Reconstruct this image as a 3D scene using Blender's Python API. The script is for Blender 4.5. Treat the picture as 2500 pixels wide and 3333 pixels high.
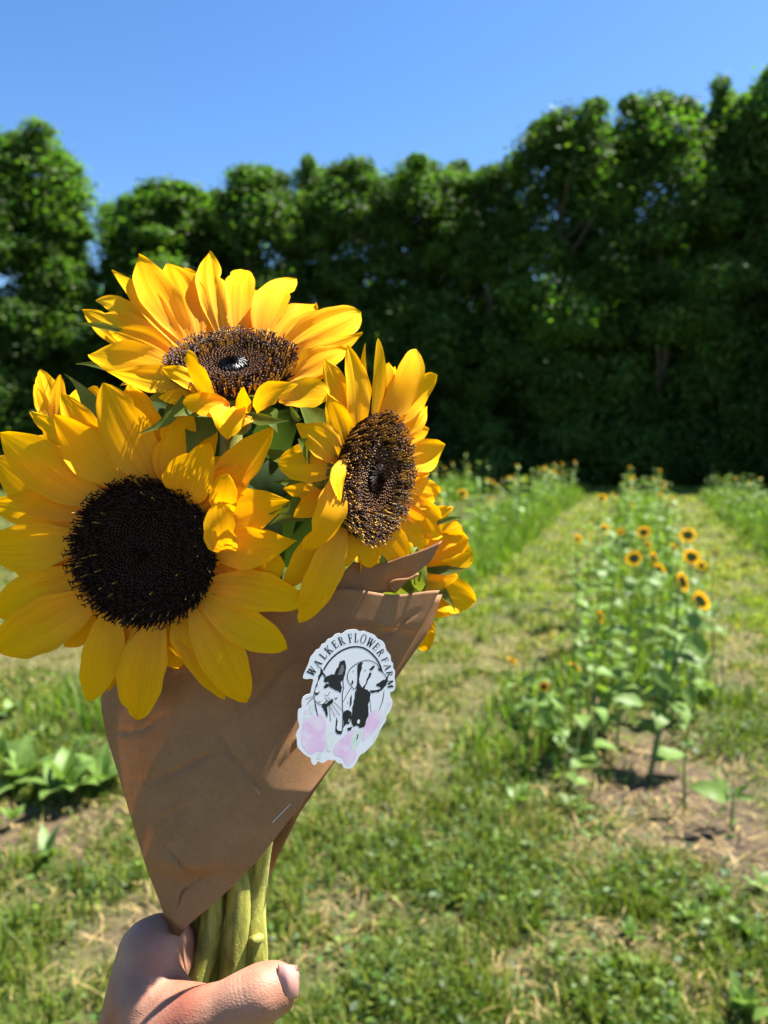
import bpy, bmesh, math, random
import numpy as np
from mathutils import Vector, Matrix
from mathutils.geometry import tessellate_polygon

for _o in list(bpy.data.objects):
    bpy.data.objects.remove(_o)
sc = bpy.context.scene
COL = sc.collection
rnd = random.Random(7)
R_ = math.radians

# ------------------------------------------------------------------ camera
FPX, PW, PH = 2312.0, 2500.0, 3333.0          # focal length and frame of the photograph, in its own pixels
CAM_H, PITCH = 1.60, R_(5.35)
cd = bpy.data.cameras.new('camera')
cam = bpy.data.objects.new('camera', cd)
COL.objects.link(cam)
cam.location = (0, 0, CAM_H)
cam.rotation_euler = (math.pi/2 - PITCH, 0, 0)
cd.sensor_fit = 'VERTICAL'
cd.sensor_height = 36.0
cd.lens = 36.0*FPX/PH
cd.clip_start = 0.02
cd.clip_end = 2000
cd.dof.use_dof = True
cd.dof.focus_distance = 0.342
cd.dof.aperture_fstop = 8.6
cd.dof.aperture_blades = 0
sc.camera = cam

# ------------------------------------------------------------------ sky, sun, exposure
SUN_AZ, SUN_EL = R_(65), R_(60)               # azimuth clockwise from +Y (the way the camera looks)
SUN = Vector((math.sin(SUN_AZ)*math.cos(SUN_EL), math.cos(SUN_AZ)*math.cos(SUN_EL), math.sin(SUN_EL)))
w = bpy.data.worlds.new('World'); sc.world = w; w.use_nodes = True
nt = w.node_tree; nt.nodes.clear()
sky = nt.nodes.new('ShaderNodeTexSky'); sky.sky_type = 'NISHITA'; sky.sun_disc = False
sky.sun_elevation = SUN_EL; sky.sun_rotation = SUN_AZ
sky.altitude = 100; sky.air_density = 1.0; sky.dust_density = 0.3; sky.ozone_density = 2.0
hs = nt.nodes.new('ShaderNodeHueSaturation'); hs.inputs['Saturation'].default_value = 1.25; hs.inputs['Hue'].default_value = .505
bg = nt.nodes.new('ShaderNodeBackground'); bg.inputs['Strength'].default_value = 0.060
wo = nt.nodes.new('ShaderNodeOutputWorld')
nt.links.new(sky.outputs[0], hs.inputs['Color'])
nt.links.new(hs.outputs[0], bg.inputs[0]); nt.links.new(bg.outputs[0], wo.inputs[0])
sl = bpy.data.lights.new('sun', 'SUN'); sl.energy = 4.9; sl.angle = R_(0.53); sl.color = (1.0, 0.95, 0.86)
so = bpy.data.objects.new('sun', sl); COL.objects.link(so)
so.rotation_euler = SUN.to_track_quat('Z', 'Y').to_euler()
sc.view_settings.view_transform = 'Standard'
sc.view_settings.look = 'None'
sc.view_settings.exposure = 1.9
sc.view_settings.gamma = 1.0
sc.view_settings.use_curve_mapping = False
sc.render.engine = 'CYCLES'
sc.cycles.max_bounces = 8
sc.cycles.transmission_bounces = 6
sc.cycles.transparent_max_bounces = 8
sc.cycles.use_denoising = True
sc.cycles.sample_clamp_indirect = 6

# ------------------------------------------------------------------ helpers
VR = Vector((1, 0, 0)); VF = Vector((0, math.cos(PITCH), -math.sin(PITCH))); VU = Vector((0, math.sin(PITCH), math.cos(PITCH)))
CAMP = Vector((0, 0, CAM_H))
def ray(px, py): return VF + VR*((px-PW/2)/FPX) - VU*((py-PH/2)/FPX)
def at(px, py, d): return CAMP + ray(px, py)*d
def on_ground(px, py, z=0.0):
    r = ray(px, py); return CAMP + r*((z-CAM_H)/r.z)
def on_plane(px, py, p0, n):
    r = ray(px, py); return CAMP + r*((p0-CAMP).dot(n)/r.dot(n))
def camvec(x, y, z): return (VR*x + VU*y - VF*z).normalized()   # right, up, towards the camera
def lerp(a, b, t): return a+(b-a)*t

def tag(o, label=None, cat=None, group=None, kind=None):
    if label: o['label'] = label
    if cat: o['category'] = cat
    if group: o['group'] = group
    if kind: o['kind'] = kind
    return o
def empty(name, loc, label, cat, group=None):
    o = bpy.data.objects.new(name, None); o.empty_display_size = .02
    COL.objects.link(o); o.location = loc
    return tag(o, label, cat, group)
def wloc(o):
    p = Vector((0, 0, 0))
    while o is not None:
        p += o.location; o = o.parent
    return p
def mesh_data(name, verts, faces, mats, smooth=True, uvs=None, midx=None):
    me = bpy.data.meshes.new(name)
    me.from_pydata([tuple(v) for v in verts], [], faces)
    for m in (mats if isinstance(mats, (list, tuple)) else [mats]): me.materials.append(m)
    if smooth: me.polygons.foreach_set('use_smooth', [True]*len(me.polygons))
    if midx is not None: me.polygons.foreach_set('material_index', midx)
    if uvs is not None:
        ul = me.uv_layers.new(name='UVMap')
        li = np.zeros(len(me.loops), dtype=np.int32); me.loops.foreach_get('vertex_index', li)
        ul.data.foreach_set('uv', np.asarray(uvs, dtype=np.float32)[li].ravel())
    me.update()
    return me
def link(name, me, parent=None, loc=None):
    o = bpy.data.objects.new(name, me); COL.objects.link(o)
    if parent is not None: o.parent = parent
    if loc is not None: o.location = loc
    return o
def part(name, verts, faces, mats, parent=None, **k):
    """mesh from world-space vertices, kept in the frame of its (unrotated) parent"""
    p = wloc(parent) if parent is not None else Vector((0, 0, 0))
    return link(name, mesh_data(name, [Vector(v)-p for v in verts], faces, mats, **k), parent)
def fast_mesh(name, V, F, mats, nper, col=None, smooth=False):
    """numpy mesh of equal polygons (nper vertices each), optional colour per vertex"""
    me = bpy.data.meshes.new(name)
    nf = len(F)
    me.vertices.add(len(V)); me.vertices.foreach_set('co', np.asarray(V, dtype=np.float32).ravel())
    me.loops.add(nf*nper); me.loops.foreach_set('vertex_index', np.asarray(F, dtype=np.int32).ravel())
    me.polygons.add(nf)
    me.polygons.foreach_set('loop_start', np.arange(nf, dtype=np.int32)*nper)
    me.polygons.foreach_set('loop_total', np.full(nf, nper, dtype=np.int32))
    if smooth: me.polygons.foreach_set('use_smooth', np.ones(nf, dtype=bool))
    for m in (mats if isinstance(mats, (list, tuple)) else [mats]): me.materials.append(m)
    if col is not None:
        a = me.color_attributes.new('tint', 'FLOAT_COLOR', 'POINT')
        c = np.ones((len(V), 4), dtype=np.float32); c[:, :3] = col
        a.data.foreach_set('color', c.ravel())
    me.update(calc_edges=True); me.validate()
    return me
def spline(pts, n):
    """Catmull-Rom through pts"""
    P = [Vector(p) for p in pts]; P = [P[0]*2-P[1]]+P+[P[-1]*2-P[-2]]
    out = []; m = len(P)-3
    for i in range(n+1):
        x = i/n*m; k = min(int(x), m-1); t = x-k
        a, b, c, d = P[k:k+4]
        out.append(0.5*((2*b)+(c-a)*t+(2*a-5*b+4*c-d)*t*t+(3*b-a-3*c+d)*t**3))
    return out
def tube(pts, radii, sides=10, ribs=0.0, nrib=5, cap=True):
    V, F = [], []
    n = len(pts); up = Vector((0.31, 0.2, 0.93))
    for i, p in enumerate(pts):
        T = (pts[min(i+1, n-1)]-pts[max(i-1, 0)]).normalized()
        a = T.cross(up)
        if a.length < 1e-4: a = T.cross(Vector((1, 0, 0)))
        a.normalize(); b = T.cross(a)
        r = radii[i] if hasattr(radii, '__len__') else radii
        for s in range(sides):
            th = 2*math.pi*s/sides
            rr = r*(1+ribs*math.cos(nrib*th+0.6))
            V.append(p+(a*math.cos(th)+b*math.sin(th))*rr)
    for i in range(n-1):
        for s in range(sides):
            s2 = (s+1) % sides
            F.append((i*sides+s, i*sides+s2, (i+1)*sides+s2, (i+1)*sides+s))
    if cap:
        F.append(tuple(range(sides-1, -1, -1))); F.append(tuple((n-1)*sides+s for s in range(sides)))
    return V, F
def vnoise(x, y, seed=0):
    """smooth value noise on numpy arrays, 0..1"""
    xi = np.floor(x).astype(np.int64); yi = np.floor(y).astype(np.int64)
    fx = x-xi; fy = y-yi; fx = fx*fx*(3-2*fx); fy = fy*fy*(3-2*fy)
    def h(a, b):
        n = (a*374761393+b*668265263+seed*974711) & 0xffffffff
        n = ((n ^ (n >> 13))*1274126177) & 0xffffffff
        return ((n ^ (n >> 16)) & 0xffff)/65535.0
    return (h(xi, yi)*(1-fx)+h(xi+1, yi)*fx)*(1-fy)+(h(xi, yi+1)*(1-fx)+h(xi+1, yi+1)*fx)*fy
def fbm(x, y, seed=0, oct=4):
    s = 0; a = 0.5; t = 0
    for o in range(oct):
        s = s+a*vnoise(x*2**o, y*2**o, seed+o*17); t += a; a *= .5
    return s/t

# ------------------------------------------------------------------ materials
class NM:
    def __init__(self, name):
        self.m = bpy.data.materials.new(name); self.m.use_nodes = True
        self.t = self.m.node_tree; self.t.nodes.clear()
        self.out = self.n('ShaderNodeOutputMaterial')
    def n(self, typ, ins=None, **props):
        nd = self.t.nodes.new(typ)
        for k, v in props.items(): setattr(nd, k, v)
        for k, v in (ins or {}).items():
            s = nd.inputs[k]
            if isinstance(v, bpy.types.NodeSocket): self.t.links.new(v, s)
            else: s.default_value = v
        return nd
    def link(self, a, b): self.t.links.new(a, b)
    def ramp(self, fac, stops, interp='LINEAR'):
        nd = self.n('ShaderNodeValToRGB', {'Fac': fac}); cr = nd.color_ramp; cr.interpolation = interp
        while len(cr.elements) < len(stops): cr.elements.new(0.5)
        for e, (p, c) in zip(cr.elements, stops): e.position = p; e.color = (*c, 1) if len(c) == 3 else c
        return nd.outputs[0]
    def mix(self, fac, a, b, blend='MIX'):
        nd = self.n('ShaderNodeMix', data_type='RGBA', blend_type=blend)
        for i, v in ((0, fac), (6, a), (7, b)):
            s = nd.inputs[i]
            if isinstance(v, bpy.types.NodeSocket): self.t.links.new(v, s)
            else: s.default_value = (*v, 1) if isinstance(v, tuple) and len(v) == 3 else v
        return nd.outputs[2]
    def done(self, shader): self.link(shader, self.out.inputs[0]); return self.m

def pbr(N, col, rough=.6, spec=.4, bump=None, bstr=.3, bdist=.001, **extra):
    ins = {'Base Color': col if not isinstance(col, tuple) else (*col, 1), 'Roughness': rough, 'Specular IOR Level': spec}
    ins.update(extra)
    p = N.n('ShaderNodeBsdfPrincipled', ins)
    if bump is not None:
        b = N.n('ShaderNodeBump', {'Height': bump, 'Strength': bstr, 'Distance': bdist})
        N.link(b.outputs[0], p.inputs['Normal'])
    return p
def thin(N, p, col, fac):
    tr = N.n('ShaderNodeBsdfTranslucent', {'Color': col if not isinstance(col, tuple) else (*col, 1)})
    return N.n('ShaderNodeMixShader', {0: fac, 1: p.outputs[0], 2: tr.outputs[0]}).outputs[0]

def make_petal_mat(name, c_tip, c_base, tr, fac=.42):
    N = NM(name)
    uv = N.n('ShaderNodeUVMap').outputs[0]
    oi = N.n('ShaderNodeObjectInfo')
    mp = N.n('ShaderNodeMapping', {'Vector': uv, 'Scale': (22, .8, 1)})
    off = N.n('ShaderNodeCombineXYZ', {'X': oi.outputs['Random'], 'Y': oi.outputs['Random']})
    ad = N.n('ShaderNodeVectorMath', {0: mp.outputs[0], 1: off.outputs[0]}, operation='MULTIPLY_ADD')
    ad.inputs[1].default_value = (1, 1, 1)
    sc_ = N.n('ShaderNodeVectorMath', {0: off.outputs[0], 1: (37, 53, 0)}, operation='MULTIPLY')
    N.link(sc_.outputs[0], ad.inputs[2])
    veins = N.n('ShaderNodeTexNoise', {'Vector': ad.outputs[0], 'Scale': 1.6, 'Detail': 4, 'Roughness': .6}).outputs[0]
    sep = N.n('ShaderNodeSeparateXYZ', {0: uv})
    col = N.ramp(sep.outputs[1], [(0.0, c_base), (.5, tuple(lerp(np.array(c_base), np.array(c_tip), .75))), (1, c_tip)])
    col = N.mix(N.ramp(veins, [(.4, (0, 0, 0)), (.7, (1, 1, 1))]), col, N.mix(.4, col, (.74, .28, .004)))
    col2 = N.n('ShaderNodeHueSaturation', {'Color': col})
    mr = N.n('ShaderNodeMapRange', {'Value': oi.outputs['Random'], 'To Min': .492, 'To Max': .505})
    N.link(mr.outputs[0], col2.inputs['Hue'])
    p = pbr(N, col2.outputs[0], .6, .04, veins, .36, .0005)
    trc = N.mix(veins, tr, tuple(x*.72 for x in tr))
    return N.done(thin(N, p, trc, fac))
M = {}
M['petal'] = make_petal_mat('petal', (.98, .545, .0005), (.90, .43, .05), (1.0, .47, .0005), .38)
def make_leaf_mat(name, c1, c2, tr, fac=.35, rough=.5, scale=40, spec=.22):
    N = NM(name)
    tc = N.n('ShaderNodeTexCoord').outputs['Object']
    ns = N.n('ShaderNodeTexNoise', {'Vector': tc, 'Scale': scale, 'Detail': 4}).outputs[0]
    oi = N.n('ShaderNodeObjectInfo').outputs['Random']
    col = N.mix(N.ramp(ns, [(.35, (0, 0, 0)), (.68, (1, 1, 1))]), c1, c2)
    h = N.n('ShaderNodeHueSaturation', {'Color': col, 'Value': N.n('ShaderNodeMapRange', {'Value': oi, 'To Min': .8, 'To Max': 1.2}).outputs[0]})
    p = pbr(N, h.outputs[0], rough, spec, ns, .4, .001)
    return N.done(thin(N, p, tr, fac))
M['bract'] = make_leaf_mat('bract', (.08, .125, .02), (.15, .18, .03), (.26, .32, .02), .3, .6, 90, .12)
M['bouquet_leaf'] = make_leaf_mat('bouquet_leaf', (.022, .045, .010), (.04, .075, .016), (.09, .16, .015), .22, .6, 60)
M['field_leaf'] = make_leaf_mat('field_leaf', (.09, .17, .03), (.18, .27, .065), (.24, .40, .03), .34, .5, 25)
M['weed_leaf'] = make_leaf_mat('weed_leaf', (.10, .18, .035), (.17, .26, .06), (.2, .34, .04), .3, .45, 25)
M['field_stem'] = make_leaf_mat('field_stem', (.13, .17, .05), (.2, .24, .09), (.1, .1, .05), .02, .6, 60)
M['field_petal'] = make_leaf_mat('field_petal', (.90, .50, .002), (.90, .42, .002), (.95, .50, .002), .45, .5, 60)
M['calyx'] = make_leaf_mat('calyx', (.05, .10, .03), (.08, .14, .04), (.1, .1, .03), .03, .6, 60)
M['field_disc'] = make_leaf_mat('field_disc', (.02, .011, .006), (.05, .025, .01), (.1, .1, .03), 0.0, .7, 200)

N = NM('stem')
tc = N.n('ShaderNodeTexCoord').outputs['Object']
ns = N.n('ShaderNodeTexNoise', {'Vector': N.n('ShaderNodeMapping', {'Vector': tc, 'Scale': (260, 260, 30)}).outputs[0], 'Scale': 1, 'Detail': 5}).outputs[0]
n2 = N.n('ShaderNodeTexNoise', {'Vector': tc, 'Scale': 900, 'Detail': 2}).outputs[0]
c = N.ramp(ns, [(.3, (.13, .13, .02)), (.5, (.27, .26, .04)), (.7, (.40, .38, .08))])
pp = pbr(N, c, .5, .4, N.n('ShaderNodeMath', {0: ns, 1: n2}, operation='ADD').outputs[0], .22, .0006)
pp.inputs['Sheen Weight'].default_value = .06
M['stem'] = N.done(pp.outputs[0])

M['stem_hair'] = make_leaf_mat('stem_hair', (.5, .5, .3), (.6, .6, .4), (.6, .6, .35), .4, .6, 60)
def florets(name, c1, c2, rough, spec):
    N = NM(name)
    tc = N.n('ShaderNodeTexCoord').outputs['Object']
    ns = N.n('ShaderNodeTexNoise', {'Vector': tc, 'Scale': 480, 'Detail': 2}).outputs[0]
    col = N.mix(N.ramp(ns, [(.4, (0, 0, 0)), (.6, (1, 1, 1))]), c1, c2)
    return N.done(pbr(N, col, rough, spec).outputs[0])
M['floret_dark'] = florets('floret_dark', (.014, .005, .003), (.06, .016, .008), .5, .2)
M['floret_gold'] = florets('floret_gold', (.68, .40, .06), (.34, .14, .025), .5, .3)
M['floret_bud'] = florets('floret_bud', (.05, .018, .007), (.17, .07, .018), .42, .35)
M['floret_black'] = florets('floret_black', (.013, .007, .005), (.042, .017, .010), .55, .16)
M['floret_core'] = florets('floret_core', (.008, .006, .007), (.022, .015, .016), .3, .6)

N = NM('kraft_paper')
tc = N.n('ShaderNodeTexCoord').outputs['Object']
n1 = N.n('ShaderNodeTexNoise', {'Vector': tc, 'Scale': 55, 'Detail': 6, 'Roughness': .6}).outputs[0]
n2 = N.n('ShaderNodeTexNoise', {'Vector': N.n('ShaderNodeMapping', {'Vector': tc, 'Scale': (900, 900, 2600)}).outputs[0], 'Scale': 1, 'Detail': 3}).outputs[0]
n3 = N.n('ShaderNodeTexNoise', {'Vector': tc, 'Scale': 1500, 'Detail': 2}).outputs[0]
c = N.ramp(n1, [(.3, (.36, .19, .08)), (.7, (.46, .25, .115))])
c = N.mix(N.ramp(n2, [(.45, (0, 0, 0)), (.75, (.5, .5, .5))]), c, (.22, .11, .045))
c = N.mix(N.ramp(n3, [(.66, (0, 0, 0)), (.8, (.5, .5, .5))]), c, (.19, .11, .05))
# damp stain at the bottom corner
stain = N.n('ShaderNodeAttribute', attribute_name='stain').outputs['Fac']
c = N.mix(stain, c, (.12, .055, .022))
p = pbr(N, c, .62, .3, N.n('ShaderNodeMath', {0: n2, 1: n1}, operation='ADD').outputs[0], .13, .0006)
n4 = N.n('ShaderNodeTexNoise', {'Vector': tc, 'Scale': 420, 'Detail': 4, 'Roughness': .7}).outputs[0]
M['paper'] = N.done(thin(N, p, N.mix(N.ramp(n4, [(.35, (0, 0, 0)), (.65, (1, 1, 1))]), (.62, .31, .06), (.42, .19, .04)), .34))

def plain(name, col, rough=.5, spec=.4, **k):
    N = NM(name); return N.done(pbr(N, col, rough, spec, **k).outputs[0])
M['sticker'] = plain('sticker_vinyl', (.78, .78, .80), .32, .45)
M['ink'] = plain('ink_black', (.012, .012, .014), .4, .4)
M['ink_grey'] = plain('ink_grey', (.16, .16, .17), .4, .4)
def wash(name, a, b):
    N = NM(name); tc = N.n('ShaderNodeTexCoord').outputs['Object']
    ns = N.n('ShaderNodeTexNoise', {'Vector': tc, 'Scale': 190, 'Detail': 4}).outputs[0]
    return N.done(pbr(N, N.mix(N.ramp(ns, [(.36, (0, 0, 0)), (.62, (1, 1, 1))]), a, b), .34, .45).outputs[0])
M['ink_pink'] = wash('ink_pink', (.77, .50, .71), (.78, .68, .77))
M['ink_green'] = wash('ink_green', (.60, .70, .60), (.75, .77, .75))
M['steel'] = plain('staple_steel', (.62, .62, .64), .3, .5, **{'Metallic': 1.0})

N = NM('skin')
tc = N.n('ShaderNodeTexCoord').outputs['Object']
n1 = N.n('ShaderNodeTexNoise', {'Vector': tc, 'Scale': 38, 'Detail': 4}).outputs[0]
n2 = N.n('ShaderNodeTexNoise', {'Vector': tc, 'Scale': 320, 'Detail': 3}).outputs[0]
vo = N.n('ShaderNodeTexVoronoi', {'Vector': N.n('ShaderNodeMapping', {'Vector': tc, 'Rotation': (.3, .2, .6), 'Scale': (1.0, 1.9, 1.2)}).outputs[0], 'Scale': 560}, feature='DISTANCE_TO_EDGE').outputs[0]
c = N.ramp(n1, [(.3, (.30, .10, .06)), (.45, (.32, .145, .09)), (.58, (.36, .18, .115)), (.75, (.41, .225, .15))])
c = N.mix(N.ramp(n2, [(.62, (0, 0, 0)), (.8, (.45, .45, .45))]), c, (.25, .09, .05))
hgt = N.n('ShaderNodeMath', {0: N.n('ShaderNodeMath', {0: vo, 1: 1.3}, operation='MULTIPLY').outputs[0], 1: n2}, operation='ADD').outputs[0]
def crease(J, ax, sig, freq):
    d = N.n('ShaderNodeVectorMath', {0: N.n('ShaderNodeVectorMath', {0: tc, 1: J}, operation='SUBTRACT').outputs[0], 1: ax}, operation='DOT_PRODUCT').outputs['Value']
    d = N.n('ShaderNodeMath', {0: n1, 1: .006, 2: d}, operation='MULTIPLY_ADD').outputs[0]
    s_ = N.n('ShaderNodeMath', {0: N.n('ShaderNodeMath', {0: d, 1: freq}, operation='MULTIPLY').outputs[0]}, operation='SINE').outputs[0]
    g_ = N.n('ShaderNodeMath', {0: d, 1: 1/sig}, operation='MULTIPLY').outputs[0]
    g_ = N.n('ShaderNodeMath', {0: g_, 1: g_}, operation='MULTIPLY').outputs[0]
    g_ = N.n('ShaderNodeMath', {0: 2.718, 1: N.n('ShaderNodeMath', {0: g_, 1: -1.0}, operation='MULTIPLY').outputs[0]}, operation='POWER').outputs[0]
    return N.n('ShaderNodeMath', {0: s_, 1: g_}, operation='MULTIPLY').outputs[0]
J1 = at(828, 3200, .305); A1 = (at(900, 3212, .315)-at(745, 3285, .312)).normalized()
J2 = at(640, 3290, .31); A2 = (at(745, 3285, .312)-at(560, 3375, .318)).normalized()
cr = N.n('ShaderNodeMath', {0: crease(J1-A1*.003, A1, .0055, 2900), 1: crease(J2-A2*.003, A2, .008, 1700)}, operation='ADD').outputs[0]
hgt = N.n('ShaderNodeMath', {0: N.n('ShaderNodeMath', {0: cr, 1: N.ramp(n1, [(.35, (0, 0, 0)), (.65, (1, 1, 1))])}, operation='MULTIPLY').outputs[0], 1: .2, 2: hgt}, operation='MULTIPLY_ADD').outputs[0]
p = pbr(N, c, .52, .35, hgt, .34, .0005)
p.inputs['Subsurface Weight'].default_value = .22
p.inputs['Subsurface Radius'].default_value = (1.0, .32, .16)
p.inputs['Subsurface Scale'].default_value = .0035
M['skin'] = N.done(p.outputs[0])
M['nail'] = plain('nail', (.42, .21, .18), .3, .45)

# vertex tinted foliage and grass
def tinted(name, tr_gain, fac, rough=.55, spec=.3):
    N = NM(name)
    a = N.n('ShaderNodeAttribute', attribute_name='tint').outputs['Color']
    p = pbr(N, a, rough, spec)
    t = N.mix(1.0, a, tr_gain, 'MULTIPLY')
    return N.done(thin(N, p, t, fac))
M['grass'] = tinted('grass', (1.5, 1.7, .7), .3)
M['straw'] = tinted('straw', (1.1, 1.0, .8), .15, .6)
M['crown'] = tinted('tree_leaves', (1.5, 1.9, .4), .42, .55, .14)
N = NM('bark'); tc = N.n('ShaderNodeTexCoord').outputs['Object']
ns = N.n('ShaderNodeTexNoise', {'Vector': N.n('ShaderNodeMapping', {'Vector': tc, 'Scale': (9, 9, 1.5)}).outputs[0], 'Scale': 1.5, 'Detail': 6}).outputs[0]
M['bark'] = N.done(pbr(N, N.ramp(ns, [(.3, (.06, .045, .035)), (.7, (.17, .14, .11))]), .85, .2, ns, .8, .02).outputs[0])

# ------------------------------------------------------------------ layout of the field
VPX = 2094.0
ROW = Vector(((VPX-PW/2)/FPX, 1.0, 0)).normalized()          # the beds run this way
LAT = Vector((ROW.y, -ROW.x, 0))
def field(along, lat, z=0): return ROW*along+LAT*lat+Vector((0, 0, z))
SOIL = [(2150, 2560, .52, 1.0), (2060, 2490, .35, 1.0), (2330, 2740, .45, .95), (1850, 2500, .30, .9), (2440, 2830, .30, .8), (2200, 2420, .3, .8),
        (60, 2720, .34, 1.0), (190, 2660, .2, .8), (420, 3010, .22, .75), (2230, 3080, .18, .6), (2350, 2200, .3, .55), (250, 2990, .15, .5), (2420, 2480, .3, .6), (1750, 3180, .15, .45)]
SOILW = [(on_ground(a, b), r*.82, s) for a, b, r, s in SOIL]
def soil_mask(X, Y):
    m = np.zeros_like(X)
    jx = (fbm(X*3.1, Y*3.1, 5)-.5)*.5; jy = (fbm(X*3.1, Y*3.1, 9)-.5)*.5
    for p, r, s in SOILW:
        d = np.hypot(X+jx-p.x, Y+jy-p.y)/r
        m = np.maximum(m, s*np.clip(1.5-d*1.1, 0, 1))
    n = fbm(X*1.7, Y*1.7, 31)
    m = np.maximum(m, np.clip((n-.69)*5, 0, .6))
    return np.clip(m, 0, 1)
DRY = [(on_ground(x_, y_), r_) for x_, y_, r_ in ((2320, 2880, .42), (1880, 3130, .34), (160, 2960, .3), (330, 2790, .22), (1480, 2290, .45), (1130, 3050, .25), (2440, 2150, .6), (60, 2160, .7), (1600, 2130, .5), (1300, 2480, .3), (2050, 2830, .2), (420, 3100, .2))]
LUSH = [(on_ground(x_, y_), r_*.8) for x_, y_, r_ in ((2180, 2960, .26), (1520, 2800, .34), (2440, 3140, .24), (1560, 2590, .3), (90, 2470, .5), (1260, 2790, .2), (1750, 2950, .2), (1330, 3230, .22), (2000, 3290, .2), (300, 2870, .14), (60, 3080, .2), (2380, 2420, .3), (1690, 2330, .3))]
def blobs(P, X, Y, seed):
    jx = (fbm(X*4, Y*4, seed)-.5)*.35; jy = (fbm(X*4, Y*4, seed+3)-.5)*.35; m = np.zeros_like(X)
    for p, r in P: m = np.maximum(m, np.clip(1.6-np.hypot(X+jx-p.x, Y+jy-p.y)/r*1.1, 0, 1))
    return m
def dry_mask(X, Y):
    return np.clip(np.maximum(.75*dry_noise(X, Y), .62*blobs(DRY, X, Y, 201))-.85*blobs(LUSH, X, Y, 301), 0, 1)
def dry_noise(X, Y):
    n = fbm(X*.9, Y*.9, 3)*.6+fbm(X*4, Y*4, 13)*.4
    return np.clip((n-.36)*3.4, 0, 1)*np.clip(1.25-np.hypot(X, Y)*.035, .45, 1)
def ground_z(X, Y):
    return (fbm(X*.8, Y*.8, 77)-.5)*.07+(fbm(X*7, Y*7, 78)-.5)*.022

# ------------------------------------------------------------------ ground sheet
def axis(lo, hi, fine_lo, fine_hi, step):
    a = list(np.arange(fine_lo, fine_hi+1e-6, step)); s = step
    x = fine_hi
    while x < hi: s *= 1.35; x += s; a.append(x)
    s = step; x = fine_lo
    while x > lo: s *= 1.35; x -= s; a.insert(0, x)
    return np.array(a)
gx = axis(-600, 600, -6.5, 8, .055); gy = axis(-200, 900, 1.2, 11, .055)
GX, GY = np.meshgrid(gx, gy); nx, ny = len(gx), len(gy)
fade = np.clip(1.6-np.hypot(GX, GY)/40, 0, 1)
GZ = ground_z(GX, GY)*fade
sm = soil_mask(GX, GY)*np.clip(1.5-np.hypot(GX, GY)/30, 0, 1); dm = dry_mask(GX, GY)
GZ = GZ+sm*fade*((fbm(GX*6, GY*6, 401)-.5)*.05+(fbm(GX*14, GY*14, 402)-.5)*.04)
V = np.stack([GX, GY, GZ], -1).reshape(-1, 3)
idx = np.arange(nx*ny).reshape(ny, nx)
F = np.stack([idx[:-1, :-1], idx[:-1, 1:], idx[1:, 1:], idx[1:, :-1]], -1).reshape(-1, 4)
colr = np.stack([sm, dm, np.zeros_like(sm)], -1).reshape(-1, 3)
N = NM('field_ground')
at_ = N.n('ShaderNodeAttribute', attribute_name='tint').outputs['Color']
sp = N.n('ShaderNodeSeparateColor', {0: at_})
tc = N.n('ShaderNodeTexCoord').outputs['Object']
na = N.n('ShaderNodeTexNoise', {'Vector': tc, 'Scale': 9, 'Detail': 8, 'Roughness': .7}).outputs[0]
nb = N.n('ShaderNodeTexNoise', {'Vector': tc, 'Scale': 60, 'Detail': 5, 'Roughness': .7}).outputs[0]
nc = N.n('ShaderNodeTexNoise', {'Vector': tc, 'Scale': .55, 'Detail': 5, 'Roughness': .6}).outputs[0]
green = N.ramp(na, [(.3, (.03, .04, .014)), (.7, (.085, .10, .03))])
straw = N.ramp(nb, [(.3, (.11, .09, .035)), (.7, (.26, .21, .09))])
soil = N.ramp(nb, [(.3, (.04, .028, .018)), (.55, (.11, .078, .05)), (.75, (.23, .165, .11))])
dd = N.n('ShaderNodeMath', {0: sp.outputs[1], 1: nc}, operation='MULTIPLY_ADD'); dd.inputs[2].default_value = 0.08
c = N.mix(dd.outputs[0], green, straw)
c = N.mix(sp.outputs[0], c, soil)
gm = N.done(pbr(N, c, .9, .15, nb, .9, .02).outputs[0])
g = link('ground', fast_mesh('ground', V, F, gm, 4, colr, True))
tag(g, 'mown field of patchy grass, straw and bare soil', 'ground', kind='structure')

# ------------------------------------------------------------------ grass (stuff)
rng = np.random.default_rng(11)
def blades(P, h, wd, lean, col, bend=.5):
    n = len(P); az = rng.uniform(0, 2*np.pi, n); d = np.stack([np.cos(az), np.sin(az), np.zeros(n)], -1)
    sdir = np.stack([-d[:, 1], d[:, 0], np.zeros(n)], -1)
    up = np.array([0, 0, 1.0])
    l1 = lean*(1-bend); l2 = lean*(1+bend)
    m = P+h[:, None]*.55*(up*np.cos(l1)[:, None]+d*np.sin(l1)[:, None])
    t = m+h[:, None]*.45*(up*np.cos(l2)[:, None]+d*np.sin(l2)[:, None])
    hw = wd[:, None]*.5
    V = np.stack([P-sdir*hw, P+sdir*hw, m+sdir*hw*.8, m-sdir*hw*.8, t+sdir*hw*.1, t-sdir*hw*.1], 1).reshape(-1, 3)
    b = (np.arange(n)*6)[:, None]
    F = np.concatenate([b+np.array([0, 1, 2, 3]), b+np.array([3, 2, 4, 5])], 0)
    return V, F, np.repeat(col, 6, 0)
def field_pts(n, d0, d1, power=1.0, side=.78):
    u = rng.uniform(0, 1, n)
    if power == 0: d = d0*(d1/d0)**u
    else: d = (d0**power+u*(d1**power-d0**power))**(1/power)
    x = rng.uniform(-1, 1, n)*(side*d+.6)
    return x, d
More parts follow.
